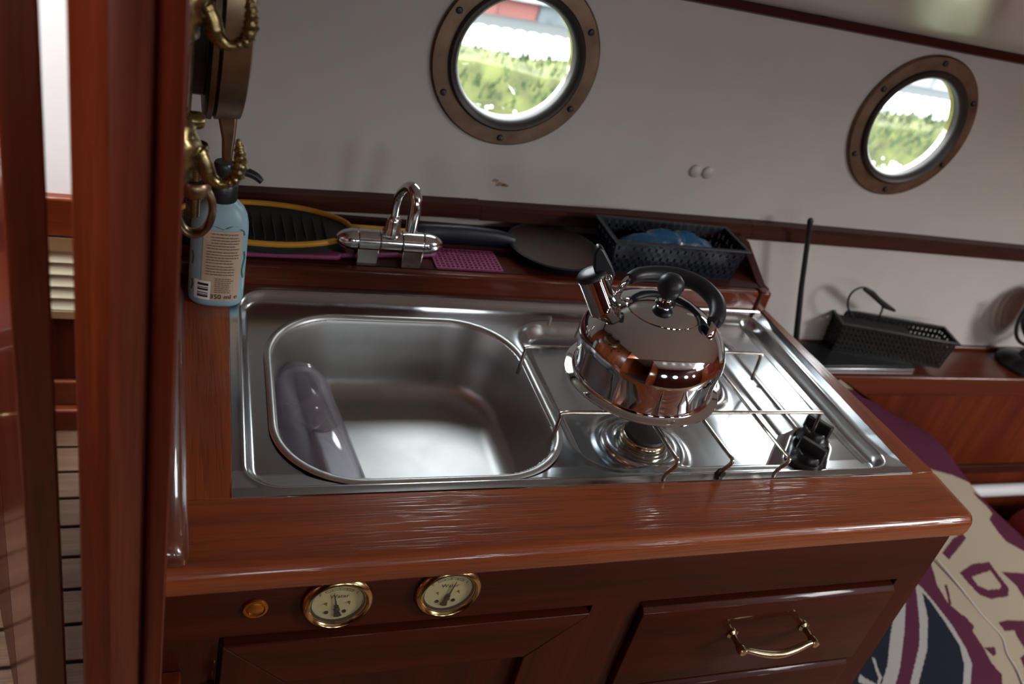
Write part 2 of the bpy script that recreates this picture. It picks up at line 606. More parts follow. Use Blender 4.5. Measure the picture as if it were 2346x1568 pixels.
# post that ends the bulkhead: faceted stile + outer bead
pt = thing('trim_1', (-0.012, 0.47, 0.0), 'varnished mahogany door post at the end of the bulkhead', kind='structure')
b = MB()
b.prism([(-0.0405, 0.447), (-0.0235, 0.438), (-0.004, 0.446), (-0.004, 0.475), (-0.0405, 0.475)], 2, 0.0, 1.93)
b.build('stile', 'post', pt, bevel=0.0016)
b = MB()
b.prism([(-0.0026, 0.447), (0.0012, 0.441), (0.0108, 0.440), (0.0112, 0.475), (-0.0026, 0.475)], 2, 0.0, 1.93)
b.build('jamb_bead', 'post', pt, bevel=0.0016)
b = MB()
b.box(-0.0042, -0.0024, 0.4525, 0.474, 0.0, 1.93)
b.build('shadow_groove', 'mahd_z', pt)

# door leaf standing open aft of the post
dr = thing('door_1', (-0.062, 0.46, 0.53), 'varnished mahogany door leaf standing ajar, seen edge on', kind='structure')
b = MB()
e0, e1 = Vector((-0.0725, 0.462)), Vector((-0.0530, 0.466))
dv = Vector((-0.255, 1.0)).normalized() * 0.16
b.prism([tuple(e0), tuple(e1), tuple(e1 + dv), tuple(e0 + dv)], 2, 0.30, 1.93)
b.build('door_stile', wood('door_mahogany', 2, (0.055, 0.008, 0.003), (0.09, 0.015, 0.005), (0.14, 0.028, 0.009), coat=0.6, coat_rough=0.05, pore=0.1), dr, bevel=0.002)
b = MB()
q0 = e0 + dv * 0.995 + Vector((-0.02, 0.0))
b.prism([tuple(e0 + dv), tuple(e1 + dv), tuple(e1 + dv * 3.2), tuple(e0 + dv * 3.2)], 2, 0.55, 1.9)
b.build('door_panel', 'mahd_z', dr)

# aft compartment seen through the gap: planked deck, panelled side, louvre, bright wall
AY = 1.12
fl = tag(MB().box(-0.9, -0.02, -0.9, AY + 0.02, 0.50, 0.5245).build('floor', 'caulk'), 'teak planked deck with black seams aft of the post', kind='structure')
edges = [1.1154 - 0.0512 * i for i in range(21)]
base = None
for i in range(20):
    y1, y0 = edges[i] - 0.0024, edges[i + 1] + 0.0024
    if i < 1:
        y1 = edges[i]
    b = MB().box(-0.885, -0.027, y0, y1, 0.524, 0.530)
    b.build('plank', 'teak', fl, bevel=0.0008, seg=1)
aw = tag(MB().box(-0.9, -0.024, AY, AY + 0.03, 0.5, 1.65).build('wall_aft', 'paint_white'), 'bright white aft cabin side', kind='structure')
MB().box(-0.9, -0.024, AY - 0.016, AY, 0.834, 0.8875).build('rail', 'mahm_x', aw, bevel=0.004)
MB().box(-0.9, -0.024, AY - 0.004, AY, 0.607, 0.834).build('dark_panel', 'mahd_z', aw)
MB().box(-0.9, -0.024, AY - 0.010, AY, 0.566, 0.607).build('lower_rail', 'mahm_x', aw, bevel=0.003)
MB().box(-0.9, -0.024, AY - 0.022, AY, 0.528, 0.566).build('base_board', 'mahm_x', aw, bevel=0.003)
lv = thing('louvre_vent', (-0.118, AY - 0.004, 0.71), 'cream louvred vent in wooden frame on the aft side', 'vent')
b = MB()
b.box(-0.19, -0.055, AY - 0.014, AY - 0.004, 0.712, 0.724)
b.box(-0.19, -0.055, AY - 0.014, AY - 0.004, 0.812, 0.832)
b.box(-0.19, -0.172, AY - 0.014, AY - 0.004, 0.724, 0.812)
b.box(-0.073, -0.055, AY - 0.014, AY - 0.004, 0.724, 0.812)
b.build('frame', plain('louvre_frame_wood', (0.22, 0.13, 0.06), 0.5), lv, bevel=0.001)
for i in range(5):
    z0 = 0.7245 + i * 0.0176
    b = MB()
    b.prism([(AY - 0.0125, z0 + 0.001), (AY - 0.0045, z0 + 0.016), (AY - 0.003, z0 + 0.016), (AY - 0.010, z0)], 0, -0.172, -0.073)
    b.build('slat', 'cream_louvre', lv)
lk = thing('locker', (-0.45, 0.93, 0.53), 'dark red-brown locker standing on the aft deck', 'locker')
MB().box(-0.80, -0.160, 0.926, AY - 0.024, 0.5305, 0.80).build('body', 'mahd_z', lk, bevel=0.003)
MB().box(-0.77, -0.185, 0.920, 0.926, 0.56, 0.78).build('door', 'mahd_x', lk, bevel=0.003)
MB().sphere((-0.22, 0.914, 0.69), 0.008).build('knob', 'brass', lk, smooth=True)

# rail along the cabin side (three lengths butted together) and batten under the deckhead
RY = 1.018


def rail(name, pts, label):
    b = MB()
    vv, ff = [], []
    for x, zt, zb in pts:
        zt, zb = EYE.z - (EYE.z - zt) * 1.026, EYE.z - (EYE.z - zb) * RY
        vv += [(x, RY, zb), (x, RY, zt - 0.004), (x, RY + 0.006, zt), (x, WY, zt + 0.001), (x, WY, zb)]
    n = len(pts)
    for i in range(n - 1):
        for k in range(5):
            k2 = (k + 1) % 5
            ff.append((i * 5 + k, i * 5 + k2, (i + 1) * 5 + k2, (i + 1) * 5 + k))
    ff += [(0, 1, 2, 3, 4), tuple((n - 1) * 5 + k for k in range(4, -1, -1))]
    b.add(vv, ff)
    return tag(b.build(name, 'rail', smooth=True, angle=30), label, kind='structure')


rail('trim_2', [(0.011, 0.9625, 0.9415), (0.08, 0.9654, 0.9444), (0.24, 0.971, 0.950), (0.387, 0.9752, 0.9545)],
     'dark wooden rail on the cabin side, left length behind the tap')
rail('trim_3', [(0.3878, 0.9742, 0.9528), (0.60, 0.979, 0.9555), (0.806, 0.9815, 0.957)],
     'dark wooden rail on the cabin side, middle length behind the kettle')
rail('trim_4', [(0.8066, 0.9817, 0.957), (1.1, 0.982, 0.958), (1.33, 0.9807, 0.9573), (3.6, 0.970, 0.946)],
     'dark wooden rail on the cabin side, right length under the far porthole')
b = MB()
b.prism([(WY, 1.2515), (WY, 1.2635), (WY - 0.012, 1.2655), (WY - 0.012, 1.2555)], 0, 0.011, 3.6)
tag(b.build('trim_5', 'mahd_x'), 'dark batten between cabin side and deckhead', kind='structure')


# ------------------------------------------------------------------ portholes
def porthole(name, c, label):
    w = thing(name, (c[0], WY, c[1]), label, kind='structure')
    ax, og = (0, -1, 0), (c[0], WY, c[1])
    b = MB().lathe([(0.0775, 0.0), (0.1065, 0.0), (0.1065, 0.004), (0.1045, 0.0058), (0.086, 0.0058), (0.0775, 0.0058)], og, ax, 72, closed=True)
    b.build('flange', 'ring_bronze', w, smooth=True)
    b = MB().lathe([(0.0732, -0.0040), (0.0775, -0.0040), (0.0775, 0.0), (0.0860, 0.0058), (0.0860, 0.0092), (0.0835, 0.0112), (0.0785, 0.0100), (0.0745, 0.0060), (0.0732, 0.0030)], og, ax, 72, closed=True)
    b.build('rim', 'ring_dark', w, smooth=True, angle=50)
    b = MB().lathe([(0.0738, -0.0150), (0.0775, -0.0150), (0.0775, -0.0062), (0.0738, -0.0062)], og, ax, 72, closed=True)
    b.build('glazing_ring', 'brass_pale', w, smooth=True, angle=40)
    b = MB().lathe([(0.0, -0.0060), (0.0745, -0.0060), (0.0745, -0.0042), (0.0, -0.0042)], og, ax, 64)
    b.build('glass', 'glass', w)
    for k in range(6):
        a = PI / 2 + k * PI / 3
        p = (c[0] + 0.0965 * math.cos(a), WY - 0.0058, c[1] + 0.0965 * math.sin(a))
        MB().lathe([(0.0042, 0.0), (0.0042, 0.001), (0.0034, 0.0026), (0.0, 0.0034)], p, ax, 16).build('bolt', 'ring_dark', w, smooth=True)
    return w


porthole('window_1', P1, 'bronze porthole above the sink and tap')
porthole('window_2', P2, 'bronze porthole at the right below the deckhead')

# ================================================================== OUTSIDE
MB().box(-12, 14, 1.2, 2.3, -0.55, -0.5).build('canal_water', 'water')
tag(bpy.data.objects['canal_water'], 'grey water between hull and bank', 'water', kind='stuff')
gy, gz = 2.60, 0.708
bank = MB()
nx = 60
vv, ff = [], []
for i in range(nx + 1):
    x = -2 + 8 * i / nx
    for j, (yy, zz) in enumerate(((2.35, -0.6), (2.42, 0.1), (2.48, 0.40), (2.55, 0.60), (2.62, gz - 0.02), (2.75, gz - 0.01))):
        vv.append((x, yy + random.uniform(-.02, .02), zz + random.uniform(-.012, .012)))
for i in range(nx):
    for j in range(5):
        a = i * 6 + j
        ff.append((a, a + 1, a + 7, a + 6))
bank.add(vv, ff)
tag(bank.build('canal_bank', 'moss', smooth=True), 'mossy green bank outside the portholes', 'bank')
seam = MB().tube([(-2, 2.462, 0.545), (1.2, 2.47, 0.548), (6, 2.465, 0.545)], 0.006, 6)
tag(seam.build('mooring_line', plain('thin_grey_line', (0.16, 0.17, 0.12), 0.8)), 'thin dark line along the mossy bank', 'line')
gr = MB()
for i in range(4200):
    x = random.uniform(-0.4, 4.2)
    y = 2.52 + 0.24 * random.random() ** 0.7
    h = random.uniform(0.02, 0.06)
    z = gz - 0.045 + random.uniform(-0.03, 0.0) + max(0.0, y - 2.62) * 0.25 - max(0.0, 2.58 - y) * 1.2
    dx, dy, w = random.uniform(-.02, .02), random.uniform(-.03, .01), random.uniform(.003, .008)
    gr.add([(x - w, y, z), (x + w, y, z), (x + dx, y + dy, z + h)], [(0, 1, 2)])
tag(gr.build('grass', 'grass'), 'grass growing along the top of the bank', 'grass', kind='stuff')
fw = MB()
for i in range(1100):
    x = random.uniform(-0.2, 3.6)
    t = random.uniform(0, 1)
    y, z = 2.475 + 0.06 * t, 0.40 + 0.2 * t
    r = random.uniform(.002, .006)
    fw.lathe([(r, 0), (r * .7, r * .5), (0, r * .7)], (x, y - 0.02, z), (0, -1, 0.6), 6)
tag(fw.build('flowers', 'whitestone'), 'tiny white flowers scattered over the mossy bank', 'flowers', kind='stuff')
pv = MB()
pv.box(-3, 7, 2.77, 2.80, gz - 0.2, gz - 0.004)
tag(pv.build('bank_path', 'whitestone'), 'bright white path behind the grass', 'path')
ed = MB()
for i in range(150):
    x = -1.0 + 0.045 * i
    ed.lathe([(0.024, 0.0), (0.024, 0.03), (0.018, 0.045), (0.0, 0.05)], (x, 2.826, gz - 0.004), (0, 0, 1), 10)
o = ed.build('path_edging', 'whitestone', smooth=True)
tag(o, 'scalloped white edging behind the path', 'edging')
sh = thing('boat_shed', (1.6, 4.3, -0.5), 'grey boarded shed with rust red door beyond the path', 'shed')
xb = -1.2
k = 0
while xb < 6.0:
    w_ = 0.16 + 0.05 * ((k * 7) % 3)
    mt = 'shed'
    if 1.05 < xb < 1.65:
        mt = 'shedred'
    if k % 4 == 3:
        mt = 'shedpale'
    if xb > 3.1:
        mt = 'shedpale' if k % 3 else 'shed'
    MB().box(xb, xb + w_ - 0.006, 4.28 + 0.01 * (k % 2), 4.34, -0.5, 1.30).build('board', mt, sh)
    xb += w_
    k += 1
MB().box(-1.4, 6.2, 4.2, 4.5, 1.30, 1.36).build('eaves', 'shedpale', sh)
MB().box(-1.4, 6.2, 4.24, 4.28, 0.55, 0.62).build('plinth', 'shedpale', sh)
MB().box(1.0, 2.1, 4.20, 4.27, 0.70, 0.76).build('door_rail', 'shedred', sh)
gp = MB().box(-8, 12, 2.86, 14, -0.6, gz - 0.25)
tag(gp.build('yard_ground', plain('yard_gravel', (0.07, 0.075, 0.075), 0.9)), 'grey yard ground around the shed', 'ground')
pl = MB().tube([(2.26, 2.305, -0.5), (2.26, 2.305, 0.654)], 0.012, 10)
tag(pl.build('bank_post', plain('pale_green_post', (0.55, 0.60, 0.42), 0.6), smooth=True), 'pale thin post in front of the bank outside the right porthole', 'post')

# ================================================================== GALLEY CABINET
CY = 0.52
cab = thing('galley_cabinet', (0.42, 0.72, 0.0), 'glossy dark mahogany galley cabinet below the sink', 'cabinet')
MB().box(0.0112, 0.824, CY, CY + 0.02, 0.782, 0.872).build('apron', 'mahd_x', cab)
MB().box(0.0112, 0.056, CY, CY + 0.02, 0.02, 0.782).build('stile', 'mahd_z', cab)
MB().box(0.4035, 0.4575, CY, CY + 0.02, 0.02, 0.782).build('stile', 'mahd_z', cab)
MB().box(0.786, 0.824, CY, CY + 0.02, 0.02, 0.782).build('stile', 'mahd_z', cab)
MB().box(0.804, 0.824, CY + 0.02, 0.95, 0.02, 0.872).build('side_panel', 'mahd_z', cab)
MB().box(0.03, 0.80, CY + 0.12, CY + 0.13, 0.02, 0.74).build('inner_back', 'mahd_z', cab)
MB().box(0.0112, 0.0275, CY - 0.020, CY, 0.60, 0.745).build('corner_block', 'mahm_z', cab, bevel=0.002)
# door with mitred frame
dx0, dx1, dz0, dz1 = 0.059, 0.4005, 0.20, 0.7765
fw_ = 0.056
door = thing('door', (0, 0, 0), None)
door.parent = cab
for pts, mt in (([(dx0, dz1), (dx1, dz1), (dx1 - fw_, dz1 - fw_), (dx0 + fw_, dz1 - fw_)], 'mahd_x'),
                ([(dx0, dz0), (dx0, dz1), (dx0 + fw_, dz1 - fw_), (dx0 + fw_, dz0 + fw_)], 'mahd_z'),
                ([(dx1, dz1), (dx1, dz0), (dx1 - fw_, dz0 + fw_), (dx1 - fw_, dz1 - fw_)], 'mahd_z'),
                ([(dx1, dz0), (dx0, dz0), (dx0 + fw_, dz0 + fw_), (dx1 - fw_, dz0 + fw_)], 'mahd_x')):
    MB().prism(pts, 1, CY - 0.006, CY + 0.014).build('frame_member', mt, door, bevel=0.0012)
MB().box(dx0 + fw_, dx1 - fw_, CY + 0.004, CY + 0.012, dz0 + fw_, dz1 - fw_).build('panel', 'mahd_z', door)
MB().lathe([(0.003, 0), (0.003, 0.008), (0.006, 0.012), (0.0065, 0.017), (0.003, 0.022), (0, 0.023)], (0.0525, CY, 0.725), (0, -1, 0), 18).build('catch', 'brass', door, smooth=True)
# drawers
for zi, (z0, z1) in enumerate(((0.6525, 0.7755), (0.50, 0.6465), (0.34, 0.494))):
    d = MB()
    d.prism([(CY + 0.014, z0), (CY - 0.004, z0), (CY - 0.008, z0 + 0.004), (CY - 0.008, z1 - 0.005), (CY - 0.003, z1), (CY + 0.014, z1)], 0, 0.4605, 0.783)
    dm = d.build('drawer', 'mahd_x', cab, bevel=0.0008)
    zc = (z0 + z1) / 2 + 0.012
    hx0, hx1 = 0.5835, 0.6775
    fy = CY - 0.008
    for hx in (hx0, hx1):
        MB().lathe([(0.0065, 0), (0.0065, 0.002), (0.0035, 0.004), (0.0032, 0.014), (0.0048, 0.017), (0.0055, 0.022), (0.004, 0.0265), (0, 0.0275)],
                   (hx, fy, zc), (0, -1, 0), 18).build('handle_post', 'brass_pale', dm, smooth=True)
    path = catmull([(hx0 - 0.004, fy - 0.022, zc), (hx0 + 0.008, fy - 0.023, zc - 0.0005), (hx0 + 0.026, fy - 0.026, zc - 0.004), ((hx0 + hx1) / 2, fy - 0.028, zc - 0.006),
                    (hx1 - 0.026, fy - 0.026, zc - 0.004), (hx1 - 0.008, fy - 0.023, zc - 0.0005), (hx1 + 0.004, fy - 0.022, zc)], 8)
    rr = [0.0022 + 0.0022 * math.sin(PI * i / (len(path) - 1)) for i in range(len(path))]
    MB().tube(path, rr, 12).build('handle', 'brass_pale', dm, smooth=True)

# ------------------------------------------------------------------ counter top
ct = thing('countertop', (0.42, 0.52, 0.872), 'varnished mahogany countertop with rounded front edge around the sink', 'countertop')
# plate corners (x, y)
FLc, FRc, BRc, BLc = Vector((0.0612, 0.5625)), Vector((0.7755, 0.5655)), Vector((0.7745, 0.8965)), Vector((0.0735, 0.8985))
# front board with rounded nose, extruded along x, slightly skewed
prof = [(0.0, -0.001), (0.0015, 0.0), (0.0, 0.0)]
nose = []
for k in range(9):
    a = PI / 2 * k / 8
    nose.append((0.011 - 0.011 * math.sin(a), -0.011 + 0.011 * math.cos(a)))
nose += [(0.0, -0.020)]
for k in range(1, 6):
    a = PI / 2 * k / 5
    nose.append((0.008 - 0.008 * math.cos(a), -0.020 - 0.008 * math.sin(a)))
b = MB()
xs = [0.0112, 0.10, 0.25, 0.45, 0.65, 0.78, 0.800, 0.8055, 0.8075]
vv, ff = [], []
np_ = len(nose) + 2
for i, x in enumerate(xs):
    yf = 0.4845 + 0.009 * (x / 0.8)
    ins = 0.0
    if i == len(xs) - 1: ins = 0.006
    if i == len(xs) - 2: ins = 0.0018
    yb = FLc.y - 0.0008 + (FRc.y - FLc.y) * (x - FLc.x) / (FRc.x - FLc.x)
    vv.append((x, yb, 0.900 - (0.0006 if i == len(xs) - 1 else 0)))
    for (dy, dz) in nose:
        zz = 0.900 + dz - (ins * 0.35 if dz > -0.01 else -ins * 0.35)
        vv.append((x, yf + dy + ins, zz))
    vv.append((x, yb, 0.872))
for i in range(len(xs) - 1):
    for k in range(np_):
        k2 = (k + 1) % np_
        ff.append((i * np_ + k, i * np_ + k2, (i + 1) * np_ + k2, (i + 1) * np_ + k))
ff += [tuple(range(np_)), tuple((len(xs) - 1) * np_ + k for k in range(np_ - 1, -1, -1))]
b.add(vv, ff)
b.build('front_board', 'front_board', ct, smooth=True, angle=50)
b = MB()
b.prism([(0.0115, 0.5625), (FLc.x - 0.0006, FLc.y), (BLc.x - 0.0006, BLc.y), (0.0735, 0.8990), (0.0115, 0.8990)], 2, 0.872, 0.9)
b.build('left_board', 'mah_y', ct, bevel=0.0006)
b = MB()
b.prism([(FRc.x + 0.0006, FRc.y), (0.8075, 0.5670), (0.8050, 0.60), (0.7845, 0.8965), (BRc.x + 0.0006, 0.8965)], 2, 0.872, 0.9)
b.build('right_board', 'mah_y', ct, bevel=0.0006)
# quarter-round bead along the bulkhead
b = MB()
q = [(0.0112, 0.9002), (0.0275, 0.9002)] + [(0.0112 + 0.0163 * math.cos(a), 0.9002 + 0.020 * math.sin(a)) for a in [PI / 2 * k / 6 for k in range(1, 7)]]
vv, ff = [], []
for yy, s in ((0.492, 0.35), (0.496, 0.75), (0.503, 1.0), (0.55, 1.0), (0.895, 1.0)):
    for x, z in q:
        vv.append((0.0112 + (x - 0.0112) * (0.6 + .4 * s), yy, 0.9002 + (z - 0.9002) * s))
nq = len(q)
for i in range(4):
    for k in range(nq):
        ff.append((i * nq + k, i * nq + (k + 1) % nq, (i + 1) * nq + (k + 1) % nq, (i + 1) * nq + k))
ff += [tuple(range(nq)), tuple(4 * nq + k for k in range(nq - 1, -1, -1))]
b.add(vv, ff)
b.build('edge_bead', wood('bead_mahogany', 1, (0.06, 0.012, 0.006), (0.10, 0.024, 0.012), (0.15, 0.04, 0.018), coat=0.9, coat_rough=0.05, pore=0.1), ct, smooth=True, angle=60)

# ------------------------------------------------------------------ raised shelf behind the sink
shf = thing('galley_shelf', (0.42, 0.97, 0.86), 'low mahogany shelf behind the sink carrying tap and pans', 'shelf')
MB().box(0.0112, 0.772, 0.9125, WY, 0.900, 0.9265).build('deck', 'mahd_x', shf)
b = MB()
b.box(0.0112, 0.764, 0.8995, 0.9125, 0.872, 0.9268)
b.build('front_lip', 'mahm_x', shf, bevel=0.003)
b = MB()
b.box(0.764, 0.7815, 0.897, 0.9125, 0.872, 0.9285)
b.build('end_block', 'mahm_y', shf, bevel=0.003)
b = MB()
b.prism([(0.9125, 0.9265), (0.9245, 0.9265), (0.992, 0.957), (WY, 0.957), (WY, 0.74), (0.9125, 0.74)], 0, 0.7735, 0.787)
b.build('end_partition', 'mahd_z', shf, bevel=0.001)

# ================================================================== SINK AND HOB UNIT
sk = thing('sink_hob_unit', (0.42, 0.73, 0.90), 'stainless steel sink and two-burner hob pressed in one plate', 'sink')
PW, PD = 0.7140, 0.3335


def plate_map(u, v):
    s, t = u / PW, v / PD
    a = FLc.lerp(FRc, s)
    c = BLc.lerp(BRc, s)
    return a.lerp(c, t)


# basin outline in plate coordinates
BX0, BX1, BY0, BY1, BR = 0.0395, 0.3175, 0.0225, 0.2845, 0.078
HX0, HX1, HY0, HY1 = 0.3290, 0.6210, 0.0290, 0.2930


def hob_sdf(u, v):
    d = rrect_sdf(u, v, HX0, HX1, HY0, HY1, 0.045)
    # corner cut for the taps
    nx_, ny_ = 0.72, -0.69
    c = (u - 0.5655) * nx_ + (v - 0.0330) * ny_
    return max(d, c)


def knob_sdf(u, v):
    a, c = Vector((0.592, 0.0315)), Vector((0.6265, 0.0690))
    p = Vector((u, v))
    ab = c - a
    t = max(0, min(1, (p - a).dot(ab) / ab.dot(ab)))
    return (p - (a + ab * t)).length - 0.0235


def tray_h(u, v):
    d = rrect_sdf(u, v, 0.0095, PW - 0.0135, 0.0085, PD - 0.009, 0.034)
    h = 0.0010
    h += 0.0007 * math.exp(-((d + 0.001) / 0.0032) ** 2)
    h -= 0.0060 * sstep(0.0, 0.010, -d)
    # pressed channel along the right end and the back
    h -= 0.0048 * sstep(0.0, 0.008, -rrect_sdf(u, v, PW - 0.046, PW - 0.020, 0.016, PD - 0.014, 0.013))
    h += 0.0035 * sstep(0.020, 0.0, -d) * sstep(PD - 0.045, PD - 0.012, v)
    h -= 0.0026 * max(0.0, min(1.0, (v - 0.010) / 0.024))
    if u > 0.52:
        h -= 0.0035 * max(0.0, min(1.0, (v - 0.012) / 0.060)) * sstep(0.52, 0.58, u)
    dh = hob_sdf(u, v)
    h += 0.0010 * math.exp(-((dh - 0.003) / 0.0045) ** 2)
    h -= 0.0135 * sstep(-0.002, 0.015, -dh)
    dk = knob_sdf(u, v)
    if dk < 0.004:
        h -= 0.0045 * sstep(0.0, 0.006, -dk)
    for cu, cv in ((0.4145, 0.0775), (0.5290, 0.1930)):
        r = math.hypot(u - cu, v - cv)
        h += 0.003 * math.exp(-((r - 0.047) / 0.006) ** 2)
    return h


nu, nv = 460, 216
vv, ff = [], []
keep = []
for j in range(nv + 1):
    for i in range(nu + 1):
        u, v = PW * i / nu, PD * j / nv
        p = plate_map(u, v)
        sd = rrect_sdf(u, v, BX0, BX1, BY0, BY1, BR)
        keep.append(sd > -0.0022)
        vv.append((p.x, p.y, 0.900 + tray_h(u, v)))
for j in range(nv):
    for i in range(nu):
        a = j * (nu + 1) + i
        q = (a, a + 1, a + nu + 2, a + nu + 1)
        if any(keep[t] for t in q):
            ff.append(q)
n0 = len(vv)
ring = [i for i in range(nu + 1)] + [j * (nu + 1) + nu for j in range(1, nv + 1)] + [nv * (nu + 1) + i for i in range(nu - 1, -1, -1)] + [j * (nu + 1) for j in range(nv - 1, 0, -1)]
for t in ring:
    vv.append((vv[t][0], vv[t][1], 0.8996))
for k in range(len(ring)):
    k2 = (k + 1) % len(ring)
    ff.append((ring[k], n0 + k, n0 + k2, ring[k2]))
b = MB().add(vv, ff)
tray = b.build('tray', 'steel', sk, smooth=True, angle=60)


def rr_ring(inset, n=22):
    x0, x1, y0, y1 = BX0 + inset, BX1 - inset, BY0 + inset, BY1 - inset
    r = max(0.012, BR - inset * 0.75)
    pts = []
    for (cx_, cy_, a0) in ((x1 - r, y0 + r, -PI / 2), (x1 - r, y1 - r, 0), (x0 + r, y1 - r, PI / 2), (x0 + r, y0 + r, PI)):
        for k in range(n):
            a = a0 + PI / 2 * k / (n - 1)
            pts.append((cx_ + r * math.cos(a), cy_ + r * math.sin(a)))
    return pts


bz = 0.8945
levels = [(-0.0065, 0.0), (-0.005, 0.0012), (-0.0025, 0.0019), (0.0, 0.0012), (0.0016, -0.002), (0.003, -0.007), (0.006, -0.030), (0.0095, -0.055), (0.013, -0.068)]
for k in range(1, 9):
    a = PI / 2 * k / 8
    levels.append((0.013 + 0.026 * (1 - math.cos(a)), -0.068 - 0.024 * math.sin(a)))
levels += [(0.06, -0.0938), (0.085, -0.0952), (0.11, -0.0965)]
b = MB()
vv, ff = [], []
L = None
for ins, dz in levels:
    pts = rr_ring(ins)
    L = len(pts)
    for u, v in pts:
        p = plate_map(u, v)
        vv.append((p.x, p.y, bz + dz))
for i in range(len(levels) - 1):
    for k in range(L):
        ff.append((i * L + k, i * L + (k + 1) % L, (i + 1) * L + (k + 1) % L, (i + 1) * L + k))
ff.append(tuple((len(levels) - 1) * L + k for k in range(L)))
b.add(vv, ff)
b.build('basin', 'basin', sk, smooth=True, angle=70)
BASZ = bz - 0.0955
b = MB().lathe([(0.026, 0.0010), (0.024, 0.0022), (0.019, 0.0018), (0.017, 0.0002), (0.016, 0.0012), (0.004, 0.0012), (0.0, 0.0015)], (0.168, 0.790, BASZ + 0.0015), (0, 0, 1), 32)
b.build('drain', 'chrome', sk, smooth=True)
# crumbs of dirt lying in the basin are left to the material; burners
for bx, by in ((0.4770, 0.6405), (0.5925, 0.7560)):
    bo = MB().lathe([(0.0435, 0.0), (0.042, 0.0035), (0.037, 0.0062), (0.031, 0.0060), (0.027, 0.0035), (0.0265, 0.0060), (0.0, 0.0060)], (bx, by, 0.8815), (0, 0, 1), 48).build('burner', 'steel', sk, smooth=True, angle=50)
    MB().lathe([(0.0245, 0.005), (0.0255, 0.0075), (0.0255, 0.0125), (0.0235, 0.0150), (0.0225, 0.0155), (0.0225, 0.0120)], (bx, by, 0.8815), (0, 0, 1), 40).build('flame_ring', 'brass_pale', bo, smooth=True, angle=40)
    MB().lathe([(0.0222, 0.012), (0.0222, 0.0165), (0.0205, 0.0185), (0.0, 0.0195)], (bx, by, 0.8815), (0, 0, 1), 40).build('burner_cap', plain('burner_cap_black', (0.03, 0.022, 0.018), 0.5), bo, smooth=True, angle=40)
# control knobs
for kx, ky in ((0.6575, 0.5975), (0.6920, 0.6365)):
    ko = MB().lathe([(0.0185, 0.0), (0.0185, 0.003), (0.0150, 0.006), (0.0140, 0.0130), (0.0125, 0.0150), (0.0, 0.0155)], (kx, ky, 0.8905), (0, 0, 1), 32).build('control_knob', 'blackplastic', sk, smooth=True, angle=40)
    g = MB()
    dvv = Vector((0.5, -0.87, 0)).normalized()
    sdv = Vector((0.87, 0.5, 0)).normalized()
    pts = []
    for s1, s2 in ((-1, -1), (1, -1), (1, 1), (-1, 1)):
        pts.append((kx + dvv.x * 0.0155 * s1 + sdv.x * 0.0042 * s2, ky + dvv.y * 0.0155 * s1 + sdv.y * 0.0042 * s2))
    g.prism(pts, 2, 0.900, 0.9170)
    g.build('grip', 'blackplastic', ko, bevel=0.0018)

# ------------------------------------------------------------------ wire pan support
gz_, wr_ = 0.9296, 0.0021
gs = thing('pan_support', (0.53, 0.69, 0.896), 'stainless wire pan support grid standing over the hob', 'pan support')


def wire(pts, r=wr_):
    MB().tube(catmull(pts, 6), r, 10).build('wire', 'wire', gs, smooth=True)


wire([(0.3665, 0.7440, 0.8975), (0.3680, 0.7455, 0.912), (0.3695, 0.7475, 0.9255), (0.3735, 0.7485, gz_), (0.42, 0.7488, gz_), (0.60, 0.7488, gz_), (0.6690, 0.7480, gz_), (0.6730, 0.7478, 0.9265), (0.6740, 0.7470, 0.914), (0.6745, 0.7465, 0.892)])
wire([(0.3655, 0.6285, 0.8955), (0.3675, 0.6305, 0.912), (0.3700, 0.6335, 0.9255), (0.3745, 0.6350, gz_), (0.42, 0.6352, gz_), (0.60, 0.6352, gz_), (0.6790, 0.6352, gz_), (0.6840, 0.6350, 0.9265), (0.6850, 0.6345, 0.914), (0.6855, 0.6340, 0.896)])
for wx in (0.4685, 0.5305, 0.5985):
    wire([(wx - 0.004, 0.5715, 0.892), (wx - 0.003, 0.5690, 0.908), (wx - 0.0008, 0.5640, 0.922), (wx, 0.5660, gz_ - 0.0030), (wx, 0.5760, gz_ - 0.0034), (wx, 0.628, gz_ - 0.0042), (wx, 0.640, gz_ - 0.0042), (wx, 0.69, gz_ - 0.0034),
          (wx, 0.744, gz_ - 0.0042), (wx, 0.754, gz_ - 0.0042), (wx, 0.815, gz_ - 0.002), (wx, 0.821, gz_ - 0.004), (wx, 0.824, 0.91), (wx, 0.826, 0.893)])
cl = MB()
for k in range(4):
    cl.tube([(0.5305 - 0.0022 - 0.0006 * k, 0.5690 + 0.0008 * k - 0.0035, 0.9065 - 0.0030 * k), (0.5305 - 0.0022 - 0.0006 * k, 0.5690 + 0.0008 * k + 0.0035, 0.9060 - 0.0030 * k)], 0.0032, 8)
cl.build('spring_clip', 'blackplastic', gs, smooth=True)
pg = MB().tube([(0.4390, 0.8470, 0.8955), (0.4390, 0.8470, 0.9080)], 0.0018, 10)
pg.build('hinge_peg', 'wire', gs, smooth=True)

# ================================================================== KETTLE (local coordinates, z = 0 at its base)
ke = thing('kettle', (0.4795, 0.686, 0.9352), 'polished steel whistling kettle with black handle standing on the hob', 'kettle', rot=(0, math.radians(-2.5), 0))


def L(bld, name, mat, parent=None, **kw):
    return bld.build(name, mat, parent or ke, local=True, smooth=True, **kw)


